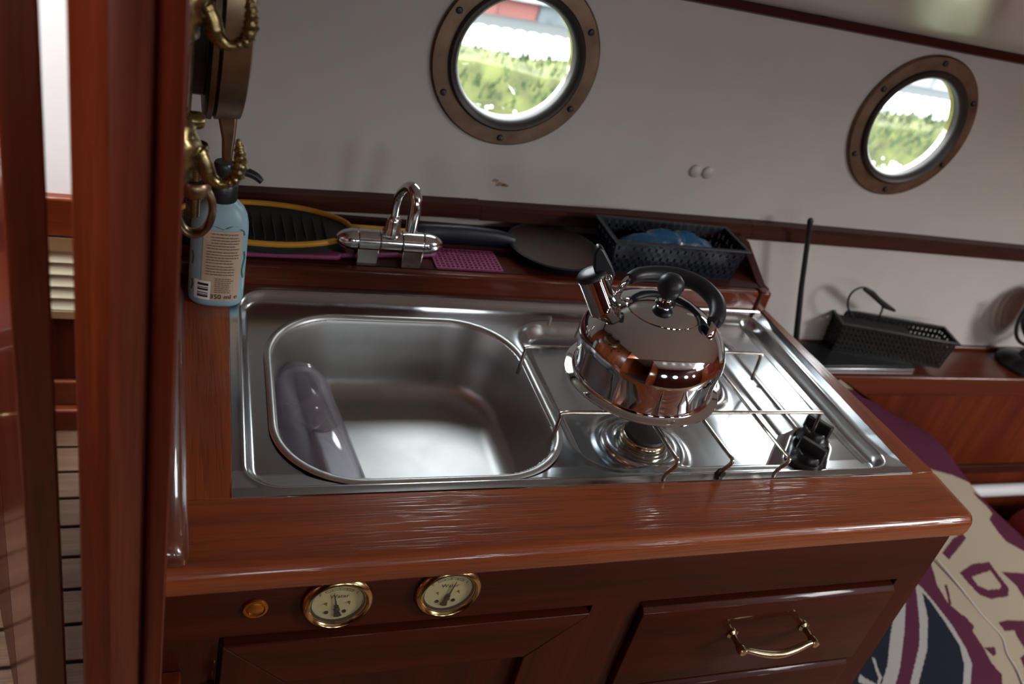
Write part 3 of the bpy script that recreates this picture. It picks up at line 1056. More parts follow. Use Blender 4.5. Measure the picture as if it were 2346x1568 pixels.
body_prof = [(0.0, 0.0006), (0.072, 0.0006), (0.0815, 0.0008), (0.0832, 0.0018), (0.0832, 0.0028), (0.0815, 0.0038), (0.0765, 0.0044), (0.0742, 0.0062), (0.0738, 0.009), (0.0746, 0.022), (0.0762, 0.0400)]
L(MB().lathe(body_prof, seg=96), 'lower_body', 'chrome', angle=50)
dome = [(0.0766, 0.0395), (0.0769, 0.0420)]
for k in range(1, 15):
    a = math.radians(60.5) * k / 14
    dome.append((0.0768 * math.cos(a), 0.0425 + 0.0520 * math.sin(a)))
dome += [(0.0372, 0.0880)]
L(MB().lathe(dome, seg=96), 'upper_body', 'chrome', angle=60)
lid = MB().lathe([(0.0388, 0.0876), (0.0390, 0.0886), (0.0375, 0.0897), (0.030, 0.0925), (0.018, 0.0948), (0.008, 0.0955), (0.0, 0.0956)], seg=80)
lo = L(lid, 'lid', 'chrome', angle=50)
L(MB().lathe([(0.0085, 0.0952), (0.0082, 0.0975), (0.0068, 0.099), (0.0066, 0.1015), (0.0082, 0.1040)], seg=28), 'knob_neck', 'chrome', lo, angle=50)
L(MB().lathe([(0.0105, 0.0948), (0.0105, 0.0966), (0.0092, 0.0976)], seg=28), 'knob_washer', 'blackplastic', lo)
L(MB().lathe([(0.006, 0.1020), (0.0092, 0.1040), (0.0124, 0.1090), (0.0136, 0.1148), (0.0123, 0.1210), (0.0083, 0.1253), (0.004, 0.1270), (0.0, 0.1274)], seg=32), 'lid_knob', 'softblack', lo, angle=80)
# spout
s0, s1 = Vector((-0.0470, 0.0180, 0.0620)), Vector((-0.0720, 0.0295, 0.1065))
sd = (s1 - s0).normalized()
sp = L(MB().tube([s0, s0.lerp(s1, 0.3), s1], [0.0165, 0.0152, 0.0150], 32), 'spout', 'chrome', angle=50)
L(MB().tube([s1 - sd * 0.0015, s1 + sd * 0.0], [0.0157, 0.0157], 32), 'spout_bead', 'chrome', sp)
cp = L(MB().tube([s1, s1 + sd * 0.003, s1 + sd * 0.0055, s1 + sd * 0.0065], [0.0158, 0.0158, 0.0135, 0.006], 28), 'spout_cap', 'softblack', angle=50)
# thumb lever: wedge standing on the cap
side = Vector((0, 0, 1)).cross(sd).normalized()
up_ = (Vector((0, 0, 1)) - sd * sd.z).normalized()
b = MB()
wedge = [(0.006, 0.002), (0.0000, 0.014), (-0.003, 0.030), (-0.0020, 0.0375), (0.0015, 0.0385), (0.005, 0.0360), (0.0185, 0.0185), (0.0235, 0.0100), (0.0215, 0.0030)]
rr_ = Vector((0.92, -0.20, 0.0)).normalized()
nn_ = rr_.cross(Vector((0, 0, 1))).normalized()
base_l = s1 + Vector((-0.002, 0.0, -0.003))
fr = [base_l + rr_ * x + Vector((0, 0, 1)) * z - nn_ * 0.0055 for x, z in wedge]
bk = [base_l + rr_ * x + Vector((0, 0, 1)) * z + nn_ * 0.0055 for x, z in wedge]
n_ = len(wedge)
b.add(fr + bk, [tuple(range(n_)), tuple(range(2 * n_ - 1, n_ - 1, -1))] + [(i, (i + 1) % n_, n_ + (i + 1) % n_, n_ + i) for i in range(n_)])
lvv = b.build('thumb_lever', 'softblack', cp, local=True, bevel=0.002)
b = MB()
plate_ = [(0.010, -0.010), (0.008, 0.004), (0.012, 0.011), (0.018, 0.0115), (0.0215, 0.007), (0.021, 0.001), (0.016, -0.006)]
sgn = 1 if (nn_.y < 0) else -1
fr = [base_l + rr_ * x + Vector((0, 0, 1)) * z + nn_ * (0.0068 * sgn) for x, z in plate_]
bk = [base_l + rr_ * x + Vector((0, 0, 1)) * z + nn_ * (0.0050 * sgn) for x, z in plate_]
n_ = len(plate_)
b.add(fr + bk, [tuple(range(n_)), tuple(range(2 * n_ - 1, n_ - 1, -1))] + [(i, (i + 1) % n_, n_ + (i + 1) % n_, n_ + i) for i in range(n_)])
b.build('lever_plate', 'steel', cp, local=True, bevel=0.0005)
L(MB().sphere(base_l + rr_ * 0.0165 + Vector((0, 0, 0.0065)) + nn_ * (0.0070 * sgn), 0.0018), 'rivet', 'chrome', cp)
b = MB().tube(catmull([(-0.046, 0.008, 0.076), (-0.048, 0.006, 0.086), (-0.0550, 0.010, 0.0950)], 6), 0.0022, 10)
L(b, 'lever_strut', 'chrome')
# folded-back handle
hp = [(-0.0290, 0.0320, 0.1030), (-0.0140, 0.0405, 0.1035), (0.0100, 0.0440, 0.1030), (0.0320, 0.0380, 0.1035), (0.0490, 0.0210, 0.1030), (0.0560, -0.0020, 0.0985), (0.0505, -0.0200, 0.0935), (0.0420, -0.0300, 0.0905)]
hpath = catmull(hp, 8)
hr = lerp_list([0.0058, 0.0074, 0.0085, 0.0088, 0.0088, 0.0088, 0.0086, 0.0076], 8)
ho = L(MB().tube(hpath, hr, 20), 'handle', 'softblack')
b = MB().tube(catmull([(-0.0400, 0.0270, 0.0820), (-0.0400, 0.0275, 0.0870), (-0.0380, 0.0280, 0.0930), (-0.0340, 0.0295, 0.1010), (-0.0270, 0.0330, 0.1035)], 6), 0.0042, 12, squash=0.45)
L(b, 'handle_bracket', 'chrome')
b = MB().tube(catmull([(0.0345, -0.0405, 0.0760), (0.0360, -0.0400, 0.0820), (0.0400, -0.0345, 0.0880), (0.0450, -0.0270, 0.0915)], 6), 0.0046, 12, squash=0.45)
L(b, 'handle_bracket', 'chrome')

# ================================================================== TAP
tp = thing('mixer_tap', (0.249, 0.9205, 0.9268), 'chrome folding mixer tap with torpedo handles on the shelf lip', 'tap')
TY, TZ = 0.9205, 0.9555
for fx in (0.2235, 0.2760):
    b = MB()
    b.box(fx - 0.0122, fx + 0.0122, TY - 0.0105, TY + 0.0105, 0.9268, TZ - 0.004)
    b.build('foot', 'tap', tp, bevel=0.001)
for x0, x1, r in ((0.2110, 0.2358, 0.0128), (0.2363, 0.2620, 0.0122), (0.2625, 0.2872, 0.0128)):
    MB().lathe([(0.0, 0), (r - 0.001, 0), (r, 0.001), (r, x1 - x0 - 0.001), (r - 0.001, x1 - x0), (0, x1 - x0)], (x0, TY, TZ), (1, 0, 0), 40).build('barrel', 'tap', tp, smooth=True, angle=40)
tor = [(0.0, 0.0), (0.0122, 0.0), (0.0126, 0.002), (0.0122, 0.008), (0.0105, 0.0145), (0.0075, 0.0200), (0.0042, 0.0232), (0.0020, 0.0242), (0.0, 0.0244)]
MB().lathe(tor, (0.2104, TY, TZ), (-1, 0, 0), 40).build('tap_handle', 'tap', tp, smooth=True, angle=60)
MB().lathe(tor, (0.2878, TY, TZ), (1, 0, 0), 40).build('tap_handle', 'tap', tp, smooth=True, angle=60)
MB().lathe([(0.0112, 0.0), (0.0112, 0.004), (0.0088, 0.0085), (0.0085, 0.0180), (0.0068, 0.0225), (0.0052, 0.0240)], (0.2492, TY, TZ + 0.0095), (0, 0, 1), 32).build('spout_collar', 'tap', tp, smooth=True, angle=40)
spath = catmull([(0.2492, TY, 0.982), (0.2492, TY, 1.004), (0.2500, TY - 0.003, 1.0160), (0.2535, TY - 0.013, 1.0290), (0.2560, TY - 0.022, 1.0345), (0.2585, TY - 0.0310, 1.0325), (0.2600, TY - 0.0365, 1.0230), (0.2600, TY - 0.0385, 1.0060), (0.2600, TY - 0.0385, 0.9905)], 8)
sr = lerp_list([0.0050, 0.0050, 0.0056, 0.0064, 0.0068, 0.0070, 0.0070, 0.0070, 0.0066], 8)
MB().tube(spath, sr, 24).build('spout', 'tap', tp, smooth=True)

# ================================================================== SOAP BOTTLE
bt = thing('soap_bottle', (0.0580, 0.8690, 0.9), 'pale blue soap bottle with beige label and black pump in the corner', 'bottle', rot=(0, 0, math.radians(-4)))


def superellipse(a, b_, n=48, e=2.5):
    out = []
    for k in range(n):
        t = 2 * PI * k / n
        c, s = math.cos(t), math.sin(t)
        out.append((a * math.copysign(abs(c) ** (2 / e), c), b_ * math.copysign(abs(s) ** (2 / e), s)))
    return out


lev = [(0.0, 0.70, 0.60), (0.0, 0.88, 0.86), (0.003, 0.97, 0.96), (0.008, 1.0, 1.0), (0.030, 1.0, 1.0), (0.060, 1.0, 1.0), (0.086, 1.0, 1.0), (0.094, 0.98, 0.97), (0.102, 0.92, 0.90), (0.109, 0.80, 0.80), (0.1145, 0.62, 0.70), (0.117, 0.48, 0.62), (0.118, 0.46, 0.60)]
BA, BB = 0.0280, 0.0195
b = MB()
vv, ff = [], []
for z, sa, sb in lev:
    vv += [(x, y, z) for x, y in superellipse(BA * sa, BB * sb)]
for i in range(len(lev) - 1):
    for k in range(48):
        ff.append((i * 48 + k, i * 48 + (k + 1) % 48, (i + 1) * 48 + (k + 1) % 48, (i + 1) * 48 + k))
ff += [tuple(range(47, -1, -1)), tuple((len(lev) - 1) * 48 + k for k in range(48))]
b.add(vv, ff)
bb = b.build('bottle_body', 'bottle', bt, local=True, smooth=True, angle=60)


def bfront(x, off=0.0):
    """y of the bottle's front surface at x (local)"""
    t = min(0.9999, abs(x) / BA)
    return -BB * (1 - t ** 2.5) ** (1 / 2.5) - off


def patch(name, x0, x1, z0, z1, mat, off, parent, n=14):
    p = MB()
    vv, ff = [], []
    for i in range(n + 1):
        x = x0 + (x1 - x0) * i / n
        for zz, oo in ((z0, off), (z1, off), (z1, off - 0.0003), (z0, off - 0.0003)):
            vv.append((x, bfront(x, oo), zz))
    for i in range(n):
        for k in range(4):
            ff.append((i * 4 + k, i * 4 + (k + 1) % 4, (i + 1) * 4 + (k + 1) % 4, (i + 1) * 4 + k))
    ff += [(0, 1, 2, 3), tuple(n * 4 + k for k in (3, 2, 1, 0))]
    p.add(vv, ff)
    return p.build(name, mat, parent, local=True)


lb = patch('label_panel', -0.0150, 0.0225, 0.009, 0.0905, 'label', 0.0004, bt)
patch('barcode_panel', -0.0215, -0.0055, 0.0095, 0.0315, 'whitelabel', 0.0006, bt)
bars = MB()
for i, (z, h) in enumerate(((0.0125, .0022), (0.0152, .0008), (0.0172, .001), (0.0205, .0022), (0.0236, .0009), (0.0262, .0028))):
    n = 6
    for t in range(n):
        xa, xb_ = -0.0182 + 0.0105 * t / n, -0.0182 + 0.0105 * (t + 1) / n
        bars.add([(xa, bfront(xa, 0.0009), z), (xb_, bfront(xb_, 0.0009), z), (xb_, bfront(xb_, 0.0009), z + h), (xa, bfront(xa, 0.0009), z + h)], [(0, 1, 2, 3)])
bars.build('barcode', 'ink', bt, local=True)
tx = MB()
rnd = random.Random(3)
z = 0.0865
k = 0
while z > 0.0385:
    wl = rnd.uniform(0.024, 0.032)
    x0 = -0.0110 + (0.004 if k < 4 else 0)
    xe = min(0.0200, x0 + wl)
    while x0 < xe:
        wd = rnd.uniform(0.0018, 0.0048)
        x1 = min(xe, x0 + wd)
        tx.add([(x0, bfront(x0, 0.0009), z), (x1, bfront(x1, 0.0009), z), (x1, bfront(x1, 0.0009), z + 0.0012), (x0, bfront(x0, 0.0009), z + 0.0012)], [(0, 1, 2, 3)])
        x0 = x1 + 0.0006
    z -= 0.0032 if k % 5 else 0.0038
    k += 1
z = 0.0352
while z > 0.0185:
    x0, xe = -0.0015, rnd.uniform(0.012, 0.0195)
    while x0 < xe:
        x1 = min(xe, x0 + rnd.uniform(0.0014, 0.004))
        tx.add([(x0, bfront(x0, 0.0009), z), (x1, bfront(x1, 0.0009), z), (x1, bfront(x1, 0.0009), z + 0.0010), (x0, bfront(x0, 0.0009), z + 0.0010)], [(0, 1, 2, 3)])
        x0 = x1 + 0.0005
    z -= 0.0023
tx.build('small_print', 'inkbrown', bt, local=True)
tv, tf = text_verts('350 ml e', 0.0078)
MB().add([(x + 0.0080, bfront(x + 0.0080, 0.0010), y + 0.0140) for x, y in tv], tf).build('volume_print', 'ink', bt, local=True)
# printed leaf sprigs on the blue


def sp_line(pts, w=0.0007):
    sprig = MB()
    pts = catmull([(x, 0, z_) for x, z_ in pts], 5)
    for a_, c_ in zip(pts[:-1], pts[1:]):
        for q in ((a_, c_),):
            sprig.add([(a_.x - w, bfront(a_.x - w, 0.0005), a_.z), (c_.x - w, bfront(c_.x - w, 0.0005), c_.z), (c_.x + w, bfront(c_.x + w, 0.0005), c_.z), (a_.x + w, bfront(a_.x + w, 0.0005), a_.z)], [(0, 1, 2, 3)])
    sprig.build('leaf_sprig', 'leaf', bt, local=True)


sp_line([(-0.012, 0.0925), (-0.006, 0.0955), (0.0, 0.094), (0.004, 0.0925)])
sp_line([(0.006, 0.0935), (0.012, 0.0965), (0.018, 0.0960)])
sp_line([(0.020, 0.0930), (0.0230, 0.0900), (0.0242, 0.0850)])
sp_line([(0.0252, 0.052), (0.0242, 0.044), (0.0255, 0.036), (0.0262, 0.034)])
sp_line([(0.0250, 0.066), (0.0260, 0.058), (0.0248, 0.050)])
sp_line([(-0.0250, 0.062), (-0.0238, 0.055), (-0.0248, 0.047)])
sp_line([(-0.0244, 0.030), (-0.0234, 0.024), (-0.0246, 0.017)])
pm = MB().lathe([(0.0142, 0.1175), (0.0146, 0.1190), (0.0146, 0.1350), (0.0135, 0.1365), (0.006, 0.1370), (0.006, 0.1440)], seg=32).build('pump_collar', 'blackplastic', bt, local=True, smooth=True, angle=40)
MB().lathe([(0.0, 0.143), (0.0095, 0.143), (0.0100, 0.1445), (0.0100, 0.1545), (0.0088, 0.1570), (0.0, 0.1575)], seg=28).build('pump_head', 'blackplastic', bt, local=True, smooth=True, angle=40)
MB().tube(catmull([(0.004, 0.0, 0.1505), (0.020, -0.002, 0.1500), (0.030, -0.003, 0.1470), (0.0365, -0.004, 0.1425)], 5), lerp_list([0.0052, 0.0046, 0.0040, 0.0034], 5), 14).build('pump_nozzle', 'blackplastic', bt, local=True, smooth=True)

# ================================================================== CLEAR TUMBLER IN THE SINK
a0 = Vector((0.1440, 0.8010, 0.8340))
a1 = Vector((0.1640, 0.6200, 0.8340))
tu = thing('clear_tumbler', (0.152, 0.72, 0.8020), 'grey clear plastic tumbler lying on its side in the sink', 'tumbler')
ad = (a1 - a0).normalized()
Lc = (a1 - a0).length
b = MB().lathe([(0.0255, -0.010), (0.0262, -0.010), (0.0262, -0.0015), (0.0275, 0.0), (0.0305, 0.006), (0.0315, 0.016), (0.0318, Lc * 0.6), (0.0310, Lc - 0.012), (0.0270, Lc), (0.0, Lc + 0.001), (0.0, Lc - 0.002), (0.026, Lc - 0.003), (0.0298, Lc - 0.013), (0.0306, Lc * 0.6), (0.0303, 0.016), (0.0294, 0.007), (0.0255, 0.0)], a0, ad, 56)
b.build('wall', 'clearplastic', tu, smooth=True, angle=60)
for h in (-0.0085, -0.0050):
    MB().lathe([(0.0262, h), (0.0270, h + 0.0006), (0.0270, h + 0.0014), (0.0262, h + 0.002)], a0, ad, 48).build('screw_thread', 'clearplastic', tu, smooth=True)
b = MB().lathe([(0.0, 0.060), (0.010, 0.0585), (0.0185, 0.053), (0.0225, 0.044), (0.0235, 0.020), (0.0240, 0.0)], a0, ad, 40)
b.build('inner_dome', 'clearplastic', tu, smooth=True)

# ================================================================== GAUGES AND BUTTON
def gauge(cx_, cz_, ang, label):
    fy = CY
    g = thing('water_gauge', (cx_, fy, cz_), label, 'gauge', 'brass water gauges on the apron')
    ax, og = (0, -1, 0), (cx_, fy, cz_)
    MB().lathe([(0.0308, 0.0), (0.0312, 0.001), (0.0306, 0.0030), (0.0285, 0.0058), (0.0262, 0.0066), (0.0240, 0.0052), (0.0232, 0.0030), (0.0232, 0.0002)], og, ax, 72).build('bezel', 'brass_polish', g, smooth=True, angle=50)
    MB().lathe([(0.0231, 0.0001), (0.0231, 0.0028), (0.0222, 0.0026), (0.0220, 0.0004)], og, ax, 64).build('inner_ring', 'blackplastic', g, smooth=True, angle=40)
    dl = MB().lathe([(0.0, 0.0008), (0.0228, 0.0008), (0.0228, 0.0), (0.0, 0.0)], og, ax, 64).build('dial', 'dial', g)
    yf = fy - 0.0010
    mk = MB()

    def seg2(p, q, w=0.00022):
        p, q = Vector(p), Vector(q)
        t = (q - p).normalized()
        nrm = Vector((-t.y, t.x)) * w
        pts = [p - nrm, q - nrm, q + nrm, p + nrm]
        mk.add([(cx_ + u.x, yf, cz_ + u.y) for u in pts], [(0, 1, 2, 3)])

    def pol(r, a, c=(0, -0.0075)):
        return (c[0] + r * math.cos(math.radians(a)), c[1] + r * math.sin(math.radians(a)))
    for r in (0.0225, 0.0245):
        for i in range(16):
            seg2(pol(r, 60 + 60 * i / 16), pol(r, 60 + 60 * (i + 1) / 16))
    for a in (60, 75, 90, 105, 120):
        seg2(pol(0.0225, a), pol(0.0245, a))
    for s_, sz, ox, oz in (('Water', 0.0062, 0.0008, 0.0070), ('E', 0.0046, -0.0158, 0.0100), ('F', 0.0046, 0.0158, 0.0098), ('1/2', 0.0030, 0.0, 0.0186)):
        tv_, tf_ = text_verts(s_, sz)
        mk.add([(cx_ + x + ox, yf, cz_ + y + oz) for x, y in tv_], tf_)
    mk.build('dial_print', 'ink', dl)
    for sx in (-0.0098, 0.0098):
        MB().lathe([(0.0012, 0.0008), (0.0012, 0.0014), (0.0006, 0.0016), (0.0006, 0.0032), (0, 0.0034)], (cx_ + sx, fy, cz_ - 0.0008), ax, 12).build('stop_pin', 'brass_polish', dl, smooth=True)
    for sx in (-0.0085, 0.0068):
        MB().lathe([(0.0019, 0.0008), (0.0019, 0.0014), (0, 0.0016)], (cx_ + sx, fy, cz_ - 0.0122), ax, 16).build('screw', 'ink', dl, smooth=True)
    # needle
    nd = MB()
    c0 = Vector((0.0, -0.0082))
    dv_ = Vector((math.sin(math.radians(ang)), math.cos(math.radians(ang))))
    nv_ = Vector((-dv_.y, dv_.x))
    out = [c0 - nv_ * 0.0010, c0 + dv_ * 0.0215 - nv_ * 0.00016, c0 + dv_ * 0.0225, c0 + dv_ * 0.0215 + nv_ * 0.00016, c0 + nv_ * 0.0010]
    nd.prism([(cx_ + p.x, cz_ + p.y) for p in out], 1, yf - 0.0016, yf - 0.0011)
    tail = [c0 - nv_ * 0.0009, c0 + nv_ * 0.0009, c0 - dv_ * 0.0085 + nv_ * 0.0034, c0 - dv_ * 0.0095, c0 - dv_ * 0.0085 - nv_ * 0.0034]
    nd.prism([(cx_ + p.x, cz_ + p.y) for p in tail], 1, yf - 0.0016, yf - 0.0011)
    nd.lathe([(0.0026, 0.0016), (0.0026, 0.0028), (0.0018, 0.0034), (0, 0.0036)], (cx_ + c0.x, fy, cz_ + c0.y), ax, 20)
    nd.lathe([(0.0020, 0.0014), (0.0020, 0.0024), (0, 0.0026)], (cx_ + c0.x + dv_.x * 0.0035, fy, cz_ + c0.y + dv_.y * 0.0035), ax, 16)
    nd.build('needle', 'ink', g)
    MB().lathe([(0.0, 0.0043), (0.0234, 0.0043), (0.0234, 0.0046), (0.0, 0.0046)], og, ax, 48).build('glass', 'dialglass', g)


gauge(0.1508, 0.8165, -12, 'brass water gauge beside the amber button, needle left of centre')
gauge(0.2488, 0.8195, 13, 'brass water gauge further from the amber button, needle right of centre')
bu = thing('push_button', (0.0828, CY, 0.8162), 'round amber push button set in the cabinet apron', 'button')
MB().lathe([(0.0102, 0.0), (0.0104, 0.0012), (0.0098, 0.0026), (0.0078, 0.0030), (0.0074, 0.0014)], (0.0828, CY, 0.8162), (0, -1, 0), 40).build('collar', 'orange', bu, smooth=True, angle=50)
MB().lathe([(0.0073, 0.0), (0.0073, 0.0018), (0.0066, 0.0026), (0.0, 0.0028)], (0.0828, CY, 0.8162), (0, -1, 0), 40).build('cap', 'orange', bu, smooth=True, angle=50)

# ================================================================== BRASS PORTHOLE MIRROR, HOOKS ON THE BULKHEAD
pm_ = thing('brass_porthole', (0.0105, 0.775, 1.255), 'heavy brown brass opening porthole on the bulkhead, seen edge on', 'porthole')
oy, oz = 0.775, 1.255
ax = (1, 0, 0)
MB().lathe([(0.080, 0.0), (0.128, 0.0), (0.128, 0.006), (0.124, 0.009), (0.080, 0.009)], (0.0105, oy, oz), ax, 72, closed=True).build('flange', 'bronze', pm_, smooth=True, angle=40)
MB().lathe([(0.084, 0.007), (0.094, 0.007), (0.094, 0.0185), (0.084, 0.0185)], (0.0105, oy, oz), ax, 72, closed=True).build('gasket', 'blackplastic', pm_, smooth=True, angle=40)
dr_ = MB().lathe([(0.082, 0.0195), (0.108, 0.0195), (0.112, 0.0215), (0.112, 0.0255), (0.1085, 0.0268), (0.1115, 0.0285), (0.1095, 0.0475), (0.104, 0.0490), (0.084, 0.0490)], (0.0105, oy, oz), ax, 88, closed=True).build('door_ring', 'bronze', pm_, smooth=True, angle=40)
MB().lathe([(0.0, 0.030), (0.085, 0.030), (0.085, 0.034), (0.0, 0.034)], (0.0105, oy, oz), ax, 64).build('glass', 'glass', dr_)
b = MB()
b.prism([(0.0415, oz - 0.103), (0.0580, oz - 0.103), (0.0575, oz - 0.122), (0.0560, oz - 0.146), (0.0480, oz - 0.147), (0.0470, oz - 0.128)], 1, oy - 0.026, oy - 0.014)
b.build('closing_lug', 'bronze', dr_, bevel=0.002)
# swing bolt with eye nut
by_ = 0.648
rod = MB()
prof = []
z = 0.0
while z < 0.046:
    prof += [(0.0044, z), (0.0051, z + 0.0007), (0.0044, z + 0.0014)]
    z += 0.0014
rod.lathe([(0.0, 0.0)] + prof + [(0.0, z)], (0.0228, by_, 1.1075), (0.0, 0, 1), 20)
sb = rod.build('swing_bolt', 'bronze', pm_, smooth=True, angle=80)
MB().lathe([(0.006, 0), (0.0095, 0.001), (0.0095, 0.010), (0.0085, 0.0125), (0.0, 0.0125)], (0.0228, by_, 1.1525), (0, 0, 1), 24).build('bolt_head', 'bronze', sb, smooth=True, angle=40)
MB().lathe([(0.0, 0.0), (0.0095, 0.0), (0.0108, 0.003), (0.0108, 0.010), (0.0095, 0.012), (0.0, 0.012)], (0.0245, by_, 1.1250), (0, 0, 1), 28).build('nut', 'bronze', sb, smooth=True, angle=40)
eye = []
for k in range(32):
    a = 2 * PI * k / 32
    eye.append((0.0245 + 0.0125 * math.cos(a), by_, 1.1130 + 0.0205 * math.sin(a)))
e_ = MB()
seg = 14
vv, ff = [], []
for i, p in enumerate(eye):
    a = 2 * PI * i / 32
    rad = Vector((math.cos(a), 0, math.sin(a)))
    for k in range(seg):
        t = 2 * PI * k / seg
        vv.append(Vector(p) + rad * (0.0030 * math.cos(t)) + Vector((0, 1, 0)) * (0.0062 * math.sin(t)))
for i in range(32):
    for k in range(seg):
        i2, k2 = (i + 1) % 32, (k + 1) % seg
        ff.append((i * seg + k, i * seg + k2, i2 * seg + k2, i2 * seg + k))
e_.add(vv, ff)
e_.build('eye', 'bronze', sb, smooth=True)
MB().lathe([(0.0085, 0.0), (0.0085, 0.004), (0.0062, 0.005), (0.0062, 0.0120), (0.0048, 0.0150), (0.0, 0.0158)], (0.0125, 0.640, 1.1855), (1, 0, 0), 24).build('cap_nut', 'brass', pm_, smooth=True, angle=40)


def hook(z0, label):
    y0 = 0.585
    h = thing('coat_hook', (0.0112, y0, z0), label, 'hook', 'cast brass hooks on the bulkhead')
    # scallop shaped back plate, ribbed
    bp = MB()
    prof_n = 24
    vv, ff = [], []
    for i in range(15):
        t = i / 14
        zz = 0.016 - 0.048 * t + 0.006
        wid = 0.0125 * math.sin(PI * (0.12 + 0.80 * t)) + 0.002
        thk = 0.0105 * math.sin(PI * min(1, 0.15 + 0.85 * t)) ** 0.8 + 0.0015
        thk *= 1 + 0.16 * math.sin(t * 26)
        for k in range(prof_n):
            a = PI * k / (prof_n - 1)
            vv.append((0.0108 + thk * math.sin(a), y0 + wid * math.cos(a), z0 + zz - 0.004 * math.sin(a)))
    for i in range(14):
        for k in range(prof_n - 1):
            q = i * prof_n + k
            ff.append((q, q + 1, q + prof_n + 1, q + prof_n))
    ff += [tuple(range(prof_n)), tuple(14 * prof_n + k for k in range(prof_n))]
    bp.add(vv, ff)
    bp.build('back_plate', 'brass', h, smooth=True, angle=60)
    pts = [(0.0150, 0.010), (0.0205, 0.0010), (0.0235, -0.0030), (0.0262, -0.0085), (0.0280, -0.0145), (0.0310, -0.0195), (0.0360, -0.0225), (0.0415, -0.0220), (0.0465, -0.0175), (0.0490, -0.0105), (0.0487, -0.0030), (0.0475, 0.0040), (0.0465, 0.0095)]
    rad = [0.0062, 0.0046, 0.0052, 0.0055, 0.0058, 0.0048, 0.0036, 0.0036, 0.0044, 0.0046, 0.0040, 0.0030, 0.0012]
    path = catmull([(x, y0, z0 + z_) for x, z_ in pts], 8)
    rr = lerp_list(rad, 8)
    n = len(path)
    for i in range(n):
        t = i / (n - 1)
        if t > 0.66:
            rr[i] *= 1 + 0.10 * math.sin(i * 2.0)
    # twist ribs: tube whose outline spirals
    tb = MB()
    pv_ = [Vector(p) for p in path]
    vv, ff = [], []
    seg = 16
    u = None
    for i in range(n):
        tn = (pv_[min(n - 1, i + 1)] - pv_[max(0, i - 1)]).normalized()
        w = Vector((0, 1, 0))
        u = w.cross(tn)
        for k in range(seg):
            a = 2 * PI * k / seg
            tw = 1.0
            if i / (n - 1) > 0.6:
                tw = 1 + 0.13 * math.sin(a + i * 1.15)
            vv.append(pv_[i] + (u * math.cos(a) + w * math.sin(a)) * rr[i] * tw)
    for i in range(n - 1):
        for k in range(seg):
            a_, b_ = i * seg + k, i * seg + (k + 1) % seg
            ff.append((a_, b_, b_ + seg, a_ + seg))
    ff += [tuple(range(seg)), tuple((n - 1) * seg + k for k in range(seg))]
    tb.add(vv, ff)
    tb.build('hook_arm', 'brass', h, smooth=True, angle=70)
    MB().lathe([(0.0050, -0.0022), (0.0062, -0.0012), (0.0062, 0.0012), (0.0050, 0.0022)], (0.0228, y0, z0 - 0.0020), (0.55, 0, -0.83), 20).build('collar', 'brass', h, smooth=True)


hook(1.2800, 'cast brass hook, upper of two on the bulkhead edge')
hook(1.1875, 'cast brass hook, lower of two on the bulkhead edge')

# ================================================================== THINGS ON THE SHELF
sz = 0.9268
# yellow-rimmed black mesh racket leaning in the niche
rk = thing('mesh_racket', (0.13, 0.95, sz), 'black mesh racket with yellow rim lying behind the soap bottle', 'racket')
rim = []
for k in range(48):
    a = 2 * PI * k / 48
    rim.append((0.1100 + 0.100 * math.cos(a), 0.9540 + 0.0400 * math.sin(a), 0.9500 + 0.005 * math.sin(a)))
MB().tube(rim + rim[:1], 0.0034, 10, cap=False).build('rim', 'yellow', rk, smooth=True)
b = MB()
vv = [(0.1100 + 0.098 * math.cos(2 * PI * k / 40), 0.9540 + 0.0385 * math.sin(2 * PI * k / 40), 0.9490 + 0.005 * math.sin(2 * PI * k / 40)) for k in range(40)]
vv += [(x, y, z - 0.016) for x, y, z in vv]
b.add(vv, [tuple(range(40)), tuple(range(79, 39, -1))] + [(k, (k + 1) % 40, 40 + (k + 1) % 40, 40 + k) for k in range(40)])
b.build('mesh', 'mesh_black', rk)
b = MB()
for k in range(13):
    x = 0.04 + 0.0115 * k
    hw = 0.0385 * math.sqrt(max(0, 1 - ((x - 0.11) / 0.098) ** 2)) - 0.002
    b.box(x - 0.0008, x + 0.0008, 0.954 - hw, 0.954 + hw, 0.9480, 0.9520)
b.build('mesh_ribs', 'mesh_black', rk)
MB().tube([(0.208, 0.958, 0.9500), (0.232, 0.962, 0.9470), (0.285, 0.9660, 0.9440)], [0.0045, 0.0055, 0.0060], 12).build('shaft', 'yellow', rk, smooth=True)
# mauve swatter: flat handle at left, perforated head at right
sw = thing('fly_swatter', (0.24, 0.925, sz), 'mauve plastic swatter lying flat under the racket', 'swatter')
b = MB()
b.prism([(0.083, 0.9135), (0.192, 0.9185), (0.200, 0.926), (0.192, 0.932), (0.083, 0.927)], 2, sz, sz + 0.0060)
b.build('handle', 'pink', sw, bevel=0.002)
MB().tube([(0.195, 0.9260, sz + 0.0030), (0.312, 0.9260 + 0.016, sz + 0.003)], 0.0028, 8).build('shaft', 'pink', sw, smooth=True)
b = MB()
hx0, hx1, hy0, hy1 = 0.3090, 0.3920, 0.9130, 0.9600
for i in range(15):
    x = hx0 + (hx1 - hx0) * i / 14
    b.box(x - 0.0009, x + 0.0009, hy0, hy1, sz + 0.0005, sz + 0.0030)
for j in range(9):
    y = hy0 + (hy1 - hy0) * j / 8
    b.box(hx0, hx1, y - 0.0008, y + 0.0008, sz + 0.0008, sz + 0.0033)
b.build('lattice_head', 'pink', sw)
